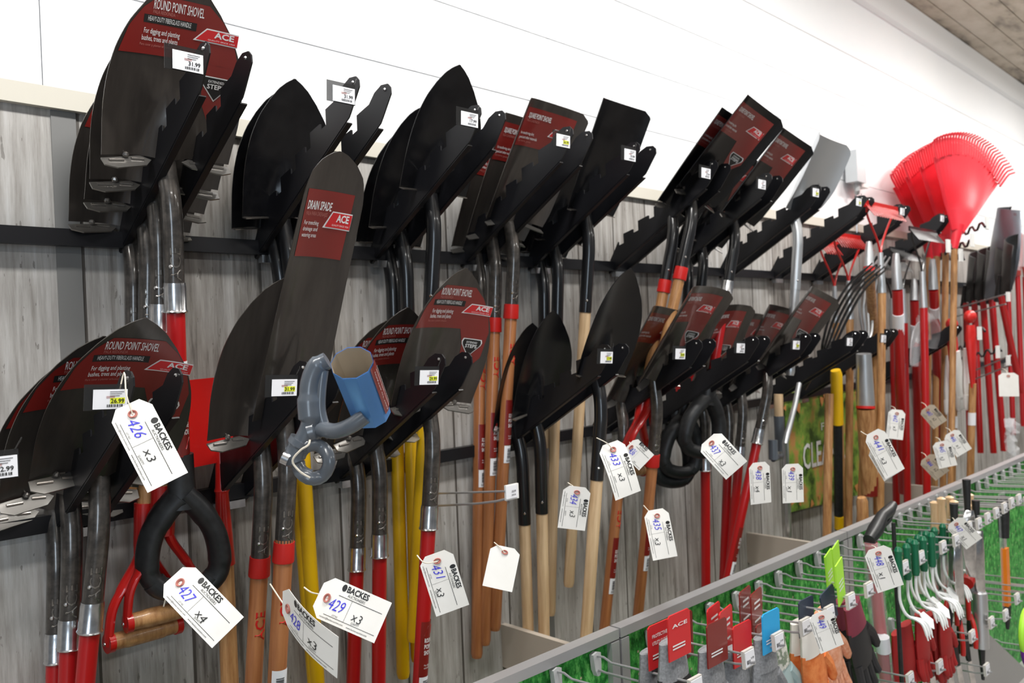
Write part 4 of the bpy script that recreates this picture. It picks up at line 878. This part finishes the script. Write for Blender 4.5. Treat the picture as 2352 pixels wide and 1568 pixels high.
# ------------------------------------------------------------------ green gondola
def atz(px, py, z): d = ray(px, py); return CAM+d*((z-EYE)/d.z)
ZR = EYE-.37*D
GA = atz(1150, 1554, ZR); GB = atz(2340, 1050, ZR); gx = (GB-GA).normalized(); gang = math.atan2(gx.y, gx.x)
GM = Matrix.Translation(GA) @ Matrix.Rotation(gang, 4, 'Z')
def gloc(px, py, out=0.0):                # gondola coordinates (along, up) of a pixel on the plane `out` metres in front of the panel
    n = V((math.sin(gang), -math.cos(gang), 0)); d = ray(px, py); P0 = GA+n*out; q = CAM+d*((P0-CAM).dot(n)/d.dot(n)); l = GM.inverted() @ q; return l
J = [gloc(1417, 1443).x, gloc(1940, 1213).x, gloc(2210, 1105).x]; J = [J[0]-1.2]+J+[J[2]+1.2, J[2]+2.4]
gm_ = bpy.data.materials.new('grass_print_pegboard'); gm_.use_nodes = True
noisy(gm_, (.008, .075, .012), (.16, .56, .13), 34, (1.6, 1, .9), 7, .75, lo=.36, hi=.62, c3=(.03, .26, .04))
nt = gm_.node_tree; N = nt.nodes; L = nt.links; bs = N['Principled BSDF']; bs.inputs['Roughness'].default_value = .5; bs.inputs['Specular IOR Level'].default_value = .2
tc = N.new('ShaderNodeTexCoord'); sx = N.new('ShaderNodeSeparateXYZ'); L.new(tc.outputs['Object'], sx.inputs[0])
dx = math_('SUBTRACT', math_('FRACT', math_('DIVIDE', sx.outputs[0], .0508)), .5); dz = math_('SUBTRACT', math_('FRACT', math_('DIVIDE', sx.outputs[2], .0508)), .5)
hole = math_('LESS_THAN', math_('ADD', math_('MULTIPLY', dx, dx), math_('MULTIPLY', dz, dz)), .0034)
src = bs.inputs['Base Color'].links[0].from_socket; mh = N.new('ShaderNodeMix'); mh.data_type = 'RGBA'; L.new(hole, mh.inputs['Factor']); L.new(src, mh.inputs[6]); mh.inputs[7].default_value = (.45, .38, .26, 1); L.new(mh.outputs[2], bs.inputs['Base Color'])
for i in range(5):
    x0, x1 = J[i], J[i+1]; wd = x1-x0-.006
    t = thing('pegboard_display', ['green grass-print pegboard panel at the bottom, only its top corner in view', 'green grass-print pegboard panel holding the gloves', 'green grass-print pegboard panel holding the small white and green hand tools', 'green grass-print pegboard panel farther right with trowels', 'green grass-print pegboard panel farthest right'][i], 'display panel')
    t.matrix_world = GM @ Matrix.Translation(((x0+x1)/2, 0, 0))
    part('pegboard', lambda b: b.box((0, .010, -.56), (wd-.03, .010, 1.08)), gm_, t, label='pegboard printed with green grass')
    part('top_rail', lambda b: b.box((0, .006, -.0105), (wd, .028, .021)), frame_m, t, label='satin metal frame rail')
    for s_ in (-1, 1): part('side_rail', lambda b: b.box((s_*(wd/2-.014), .006, -.565), (.026, .030, 1.08)), frame_m, t)
o = part('bottom_shelf', lambda b: b.box((0, 0, 0), (6.1, .42, .10)).box((0, -.215, -.06), (6.1, .01, .22)), mat('grey_shelf_metal', (.34, .33, .32), .45, .2)); o.matrix_world = GM @ Matrix.Translation((J[0]+3.0, -.20, -.98))
tag1(o, 'grey metal base shelf running below the green panels', 'shelf')
# hooks
HG = 'grey wire hooks on the green panels'
def peg_hook(label, px, py, ln=.255, plate=True, price='9.99'):
    l = gloc(px, py); t = thing('peg_hook', label, 'wire hook', group=HG); t.matrix_world = GM @ Matrix.Translation((l.x, 0, l.z)) @ Matrix.Rotation(R(-4), 4, 'X')
    part('clip', lambda b: b.prism([(-.012, .012), (.0, .016), (.012, .012), (.010, -.020), (.004, -.034), (-.004, -.034), (-.010, -.020)], .012, Matrix.Translation((0, -.006, 0)) @ Matrix.Rotation(R(90), 4, 'X')), clip_m, t, 'pc', label='grey plastic wall clip')
    part('upper_wire', lambda b: b.tube([(0, -.006, .008), (0, -.03, .008), (0, -.05, .0), (0, -ln, .0)], .0026, 8), wire_m, t, ('uw', ln))
    part('lower_wire', lambda b: b.tube([(0, -.004, -.020), (0, -.03, -.024), (0, -ln+.03, -.024), (0, -ln+.015, -.022), (0, -ln-.018, -.012)], .0028, 8), wire_m, t, ('lw', ln))
    if plate:
        p_ = part('tag_plate', lambda b: b.box((0, -ln-.002, -.006), (.040, .007, .036)), mat('aged_cream_plastic', (.55, .53, .49), .4), t, ('tp', ln), label='white plastic tag plate')
        c_ = part('price_card', lambda b: b.box((0, -ln-.0064, -.006), (.035, .001, .030)), paper, p_, ('tc', ln))
        part('price_print', lambda b: (barcode(b, -.014, .0, -.016, -.008, lambda x, z: (x, -ln-.0073, z), 2), text(b, price, .012, .0045, lambda x, z: (x, -ln-.0073, z), .002, -.009, .01)), black_ink, c_, ('pp', ln, price))
    return t, l
hooks1 = [(1272, 1548), (1363, 1512), (1489, 1457), (1560, 1424), (1626, 1396), (1686, 1370), (1738, 1345), (1783, 1322), (1830, 1298), (1873, 1277), (1914, 1257), (1970, 1236)]
ordn = ['first from the left', 'second', 'third', 'fourth', 'fifth', 'sixth', 'seventh', 'eighth', 'ninth', 'tenth', 'eleventh', 'twelfth']
for i, (x, y) in enumerate(hooks1): peg_hook('grey wire hook with price plate, %s in the top green row' % ordn[i], x, y, price=('7.99', '12.99', '9.99')[i % 3])
hooks2 = [(2003, 1222), (2037, 1195), (2062, 1187), (2085, 1176), (2107, 1165), (2128, 1154), (2147, 1144), (2166, 1136), (2185, 1140), (2208, 1128), (2243, 1112), (2262, 1103), (2282, 1095), (2300, 1087), (2318, 1079), (2336, 1070)]
w2 = ['beside the black grip', 'above the green handled tools, left', 'above the green handled tools, middle', 'above the green handled tools, right', 'left of the wooden handled trowels', 'over the first wooden trowel handle', 'over the second wooden trowel handle', 'over the third wooden trowel handle', 'right of the wooden trowel handles', 'just before the panel joint', 'first past the far panel joint', 'second past the far panel joint', 'third past the far panel joint', 'fourth past the far panel joint', 'fifth past the far panel joint', 'last one at the right edge']
for i, (x, y) in enumerate(hooks2): peg_hook('grey wire hook high on the right green panels, '+w2[i], x, y, price=('6.99', '14.99', '8.99')[i % 3])
hooks3 = [(2043, 1428), (2093, 1400), (2130, 1385), (2160, 1350), (2190, 1330), (2215, 1315), (2080, 1500), (1885, 1515), (1846, 1545), (1960, 1490), (2215, 1330), (2270, 1470)]
w3 = ['first over the red gloves', 'second over the red gloves', 'third over the red gloves', 'above the black and red snips', 'beside the silver cylinder', 'above the small red sprayer', 'low, beside the red wrapped tool', 'low under the orange gloves', 'lowest at the bottom edge', 'low under the maroon gloves', 'beside the red sprayer', 'low over the grey base shelf']
for i, (x, y) in enumerate(hooks3): peg_hook('grey wire hook in the lower rows, '+w3[i], x, y, ln=.255, price='5.99')

# products on the green panel; local frame follows the panel
def on_panel(name, label, cat, px, py, out, rz=0, ry=0, group=None):
    l = gloc(px, py, out); t = thing(name, label, cat, group=group); t.matrix_world = GM @ Matrix.Translation((l.x, -out, l.z)) @ Matrix.Rotation(R(rz), 4, 'Z') @ Matrix.Rotation(R(ry), 4, 'Y'); return t
def glove(label, px, py, out, mcuff, mpalm, rz=0, ry=0, group='work gloves on the green panel', sz=1.0, header=None, hl=None, fingers=5):
    t = on_panel('work_glove', label, 'glove', px, py, out, rz, ry, group)
    S = Matrix.Scale(sz*1.12, 4)
    part('cuff', lambda b: b.tube([(0, 0, .035), (0, 0, .01), (0, 0, -.03)], [.034, .036, .042], 18, sq=(1, .38)), mcuff, t, 'gc', S)
    part('palm', lambda b: b.tube([(0, 0, -.025), (0, 0, -.06), (0, 0, -.10), (0, 0, -.125)], [.042, .047, .047, .042], 18, sq=(1, .34)), mpalm, t, 'gp', S)
    for k in range(4):
        l_ = (.062, .074, .070, .055)[k]
        part('finger', lambda b: b.tube([(0, 0, .01), (0, -.004, -l_*.5), (0, -.012, -l_*.9), (0, -.014, -l_)], [.0125, .0120, .0095, .004], 10), mpalm, t, ('gfi', k), S @ Matrix.Translation((-.034+.0225*k, 0, -.120)) @ Matrix.Rotation(R(6-4*k), 4, 'Y'))
    part('thumb', lambda b: b.tube([(.030, 0, -.045), (.052, -.004, -.075), (.058, -.010, -.105), (.056, -.012, -.115)], [.016, .014, .011, .005], 10), mpalm, t, 'gt', S)
    if header:
        h_ = part('header_card', lambda b: b.prism([(-.036, -.045), (.036, -.045), (.036, .038), (.030, .043), (-.030, .043), (-.036, .038)], .003, Matrix.Translation((0, -.018, .055)) @ Matrix.Rotation(R(90), 4, 'X')), header, t, ('hc', header.name))
        if hl is not None: part('header_print', lambda b: [text(b, s_, .05, .007, lambda x, z: (x, -.0202, z), -.025, .072-.014*i, .02) for i, s_ in enumerate(hl)]+[quadmap(b, -.025, .016, .030+k*.006, .033+k*.006, lambda x, z: (x, -.0202, z)) for k in range(2)], white_ink, h_, ('hp', hl))
    return t
gg = noisy(mat('grey_knit', (.22, .23, .24), .85), (.17, .175, .185), (.27, .28, .295), 200); dk = mat('black_nitrile', (.02, .02, .022), .6)
org = noisy(mat('orange_latex', (.80, .22, .05), .6), (.70, .16, .03), (.85, .28, .08), 60); cream = mat('cream_knit', (.78, .74, .68), .85); mar = mat('maroon_knit', (.22, .035, .06), .85)
aqua = mat('aqua_knit', (.42, .55, .55), .85); peach = noisy(mat('peach_knit', (.80, .36, .2), .85), (.72, .28, .14), (.85, .45, .3), 90); redk = mat('red_rubber_glove', (.36, .012, .012), .6); camo = noisy(mat('speckled_cuff', (.6, .6, .55), .85), (.25, .30, .22), (.75, .74, .68), 60, lo=.48, hi=.55)
lime = mat('lime_card', (.42, .85, .05), .5); navy = mat('navy_card', (.03, .045, .075), .5); cyan = mat('cyan_card', (.02, .38, .75), .5)
glove('black and grey glove with red header card, lowest left on the green panel', 1500, 1535, .14, gg, dk, header=logo_red, hl=('PROTECTIVE', 'UTILITY GLOVE'))
glove('black palmed glove with bright red card, second from the left on the green panel', 1545, 1515, .20, gg, dk, header=logo_red, hl=('ACE',))
glove('grey glove with a black cuff and small red tag in front', 1632, 1530, .21, gg, gg, header=label_red, hl=())
glove('grey glove behind tall bright red card with white print', 1690, 1530, .20, gg, gg, header=logo_red, hl=(), sz=1.05)
glove('grey glove with black palm left of the pale blue-green one', 1742, 1520, .16, gg, dk, header=label_red, hl=('ACE',))
glove('grey glove with blue and red card behind it', 1756, 1500, .22, gg, gg, header=cyan, hl=())
glove('pale blue-green glove with speckled cuff', 1783, 1500, .20, camo, aqua, ry=-10)
glove('white and orange glove on the left of the orange group', 1838, 1462, .18, cream, org, header=navy, hl=())
glove('cream backed orange glove in front of the others', 1862, 1466, .23, cream, org, ry=-8)
glove('peach coloured knit glove with dark header card', 1895, 1432, .20, peach, peach, ry=-14, header=navy, hl=())
glove('maroon and black glove behind the lime green cards', 1940, 1405, .16, mar, dk, ry=-10)
glove('maroon and black glove nearest the red wrapped tool', 1962, 1415, .22, mar, dk, ry=-18)
for i, (x, y, o_) in enumerate(((1905, 1312, .16), (1922, 1295, .20), (1930, 1335, .24))):
    t = on_panel('hang_card', 'lime green hang card %s on the top hooks' % ('left of three', 'highest of three', 'lowest of three')[i], 'card', x, y, o_, 10, -10, 'lime green hang cards')
    part('card', lambda b: b.box((0, 0, 0), (.060, .003, .105)), lime, t, 'lc'); part('card_print', lambda b: [quadmap(b, -.018, .018, z_, z_+.004, lambda x, z: (x, -.002, z)) for z_ in (-.02, -.01, 0)], white_ink, t, 'lcp')
# lime card left with red cards
t = on_panel('hang_card', 'small lime green card among the red cards at the lower left of the panel', 'card', 1545, 1490, .10); part('card', lambda b: b.box((0, 0, 0), (.06, .003, .08)), lime, t)
for i, (x, y, o_) in enumerate(((1575, 1462, .10), (1640, 1440, .12), (1668, 1448, .16), (1712, 1400, .12), (1738, 1405, .16))):
    t = on_panel('hang_card', 'red hang card, %s in the row behind the grey gloves' % ('first', 'second', 'third', 'fourth', 'fifth')[i], 'card', x, y, o_, 12, 0, 'red hang cards')
    part('card', lambda b: b.prism([(-.038, -.05), (.038, -.05), (.038, .045), (.032, .05), (-.032, .05), (-.038, .045)], .003, Matrix.Rotation(R(90), 4, 'X')), logo_red if i in (1, 2) else label_red, t, ('rc', i in (1, 2)))
    part('card_print', lambda b: [quadmap(b, -.02, .02, z_, z_+.005, lambda x, z: (x, -.002, z)) for z_ in (-.02, .01, .022)], white_ink, t, 'rcp')
# long wrapped reach tool with black grip
t, o0 = pole('grabber_tool', 'long red tool in clear wrap with a black pistol grip leaning above the green panel', 'grabber tool', [('shaft', [(2000, 1245, .80, .018), (2010, 1330, .80, .018), (2020, 1430, .80, .017), (2035, 1568, .80, .017)]), ('grip', [(1996, 1240, .80, .017), (2012, 1215, .80, .022), (2026, 1185, .80, .017), (2042, 1172, .80, .018), (2052, 1158, .80, .012)]), ('trigger', [(2020, 1215, .80, .008), (2042, 1195, .80, .007), (2052, 1165, .80, .008)])], [red_gloss, black_pl, black_pl])
deco(t, o0, 'wrap', clear_bag, lambda b, g: b.tube([g(2002, 1250, .81), g(2012, 1380, .81), g(2022, 1450, .81), g(2035, 1568, .81)], [.024, .026, .024, .024], 12))
deco(t, o0, 'white_sticker', paper, lambda b, g: b.tube([g(2026, 1462, .815), g(2030, 1496, .815)], .0195, 12))
pole('rod', 'thin black rod standing in front of the green panel, right of the red wrapped tool', 'rod', [('shaft', [(2052, 1200, .86, .0055), (2058, 1330, .86, .006), (2072, 1575, .86, .0065)])], [black_pl])
# green handled hand tools with white heads
gh = mat('green_plastic', (.005, .13, .06), .35); wh = mat('white_enamel', (.80, .82, .82), .35)
i = 0
for row, (bx, by, n_, dxp, dyp) in enumerate(((2064, 1280, 5, 19, -9), (2090, 1256, 5, 19, -9), (2118, 1236, 5, 18, -9))):
    for k in range(n_):
        x = bx+k*dxp; y = by+k*dyp+14; i += 1
        t = on_panel('hand_weeder', 'green handled hand tool with bent white head, %s of five in the %s row' % (('first', 'second', 'third', 'fourth', 'fifth')[k], ('front', 'middle', 'back')[row]), 'hand tool', x, y, .25-.07*row, 0, 0, 'green handled hand tools')
        part('handle', lambda b: b.tube([(0, 0, .045), (0, 0, .035), (0, 0, .02), (0, 0, -.045), (0, 0, -.055)], [.006, .0115, .0095, .0115, .009], 12), gh, t, 'hwh', label='green plastic handle')
        part('neck', lambda b: b.tube(bez([(0, 0, -.05), (0, 0, -.10), (.006, -.01, -.135), (.02, -.02, -.150)]), .0042, 8), wh, t, 'hwn', label='white steel neck')
        part('head', (lambda b: b.prism([(-.012, 0), (.012, 0), (.028, -.03), (0, -.05), (-.028, -.03)], .003, Matrix.Translation((.022, -.025, -.148)) @ Matrix.Rotation(R(50), 4, 'X'))) if k % 2 else (lambda b: [b.tube(bez([(.02, -.02, -.148), (.03+q_*.012, -.05, -.16), (.03+q_*.016, -.065, -.20)]), [.004]*9+[.002]*2, 6) for q_ in (-1, 0, 1)]), wh, t, ('hwhd', k % 2), label='white head')
# wooden handled trowels
for i, (x, y) in enumerate(((2147, 1185), (2163, 1176), (2182, 1172), (2192, 1182), (2228, 1165), (2234, 1190))):
    t = on_panel('hand_trowel', 'wooden handled steel trowel, %s along the back hooks' % ('first', 'second', 'third', 'fourth', 'fifth', 'sixth')[i], 'trowel', x, y, .14+.02*(i % 2), 0, 0, 'wooden handled trowels')
    part('handle', lambda b: b.tube([(0, 0, .05), (0, 0, .045), (0, 0, .02), (0, 0, -.05), (0, 0, -.06)], [.006, .014, .0115, .015, .008], 14), wood_light, t, 'trh', label='turned pale wood handle')
    part('blade', lambda b: b.sheet([[(u_*w_, -.012*(1-u_*u_), -.10-z_) for u_ in (-1, -.5, 0, .5, 1)] for z_, w_ in ((0, .008), (.03, .022), (.07, .030), (.12, .028), (.16, .016), (.18, .002))], .0015), silver, t, 'trb')
    part('neck', lambda b: b.tube([(0, 0, -.055), (0, -.01, -.13)], .005, 8), silver, t, 'trn')
for i, (x, y, rz) in enumerate(((2246, 1285, 0), (2196, 1300, 15), (2225, 1240, -10))):
    t = on_panel('hand_trowel', 'large polished steel trowel blade, %s in clear wrap' % ('right one', 'left one', 'upper one')[i], 'trowel', x, y, .22, rz, 0, 'polished trowels')
    part('blade', lambda b: b.sheet([[(u_*w_, -.02*(1-u_*u_), .10-z_) for u_ in (-1, -.5, 0, .5, 1)] for z_, w_ in ((0, .01), (.03, .034), (.08, .040), (.14, .036), (.19, .022), (.22, .003))], .002), silver, t, 'ptb')
    part('handle', lambda b: b.tube([(0, 0, .09), (0, 0, .2)], [.009, .013], 12), black_pl, t, 'pth')
# orange and black soil knife
t = on_panel('garden_knife', 'long orange and black knife in a clear pack on the far panel', 'knife', 2308, 1270, .16)
part('handle', lambda b: b.tube([(0, 0, .22), (0, 0, .20), (0, 0, .06)], [.01, .024, .018], 12), black_pl, t); part('sheath', lambda b: b.box((0, 0, -.09), (.034, .02, .22)), mat('orange_plastic', (.85, .22, .01), .4), t)
part('blade', lambda b: b.box((0, 0, .04), (.028, .006, .08)), silver, t); part('pack', lambda b: b.box((0, .004, .0), (.075, .003, .46)), clear_bag, t); part('tip', lambda b: b.tube([(0, 0, -.2), (0, 0, -.29)], [.016, .006], 8), black_pl, t)
# red gloves
for i, (x, y) in enumerate(((2062, 1475), (2082, 1455), (2115, 1430), (2135, 1432), (2155, 1440), (2168, 1425), (2066, 1520))):
    glove('red rubber glove, %s in the row over the thin tools' % ('first', 'second', 'third', 'fourth', 'fifth', 'sixth', 'lowest')[i], x, y, .18+.02*(i % 3), redk, redk, group='red rubber gloves', sz=.8, ry=-6)
for i, (x, y) in enumerate(((2178, 1385), (2200, 1372), (2222, 1360), (2205, 1440), (2230, 1425))):
    t = on_panel('pruning_snips', 'black and red pruning snips, %s of the cluster by the silver cylinder' % ('left', 'second', 'third', 'lower left', 'lower right')[i], 'snips', x, y, .2, 10*i, 12, 'pruning snips')
    for s_ in (-1, 1): part('grip', lambda b: b.tube(bez([(0, 0, .02), (s_*.018, 0, -.01), (s_*.024, 0, -.05), (s_*.014, 0, -.085)]), .0075, 10), red_plastic if s_ < 0 else black_pl, t, ('sg', s_))
    part('blade', lambda b: b.prism([(-.008, 0), (.008, 0), (.010, .03), (0, .065), (-.006, .03)], .004, Matrix.Translation((0, 0, .015)) @ Matrix.Rotation(R(90), 4, 'X')), silver, t, 'sb')
t = on_panel('dibber', 'silver cylinder tool with black end on the far panel', 'garden tool', 2252, 1425, .22)
part('body', lambda b: b.tube([(0, 0, .10), (0, 0, .095), (0, 0, -.09)], [.02, .024, .024], 16), alu_soft, t); part('spike', lambda b: b.tube([(0, 0, -.09), (.004, 0, -.2)], [.012, .005], 10), black_pl, t)
t = on_panel('hose_nozzle', 'red hose nozzle above the silver cylinder', 'nozzle', 2232, 1338, .2)
part('head', lambda b: b.tube([(-.05, 0, .01), (-.02, 0, .02), (.03, 0, .015), (.06, 0, -.01)], [.022, .02, .016, .018], 12), red_plastic, t); part('handle', lambda b: b.tube([(0, 0, .01), (.012, 0, -.06), (.016, 0, -.10)], [.014, .013, .010], 12), clip_m, t)
for i, (x, y) in enumerate(((2180, 1540), (2200, 1525), (2225, 1515), (2120, 1540), (2140, 1550))):
    t = on_panel('hand_fork', 'small bright metal hand tool low on the panel, %s of five' % ('first', 'second', 'third', 'fourth', 'fifth')[i], 'hand tool', x, y, .2, 0, -20, 'bright metal hand tools')
    part('blade', lambda b: b.sheet([[(u_*.016, -.01*(1-u_*u_), -z_) for u_ in (-1, 0, 1)] for z_ in (0, .04, .08, .11)], .002), silver, t, 'hfb'); part('handle', lambda b: b.tube([(0, 0, 0), (0, 0, .09)], [.008, .012], 10), black_pl, t, 'hfh')
for i, (m_, x, y) in enumerate(((lime, 2362, 1450), (mat('purple_plastic', (.16, .02, .30), .4), 2366, 1475))):
    t = on_panel('hose_ring', ('lime green', 'purple')[i]+' plastic loop at the right edge above the base shelf', 'plastic loop', x, y, .5)
    part('loop', lambda b: b.tube([(.055*math.cos(a*math.pi/10), 0, .06*math.sin(a*math.pi/10)) for a in range(21)], .009, 10), m_, t)

def binf(b):
    P = [gloc(*q, .05) for q in ((2206, 1396), (2362, 1545), (2375, 1640), (2135, 1640), (2150, 1500), (2182, 1440))]
    b.prism([(p_.x, p_.z) for p_ in P][::-1], .012, Matrix.Rotation(R(90), 4, 'X'))
o = part('slanted_bin', binf, MATS['grey_shelf_metal']); o.matrix_world = GM @ Matrix.Translation((0, -.05, 0))
tag1(o, 'grey metal side of a slanted bin at the lower right corner', 'bin')
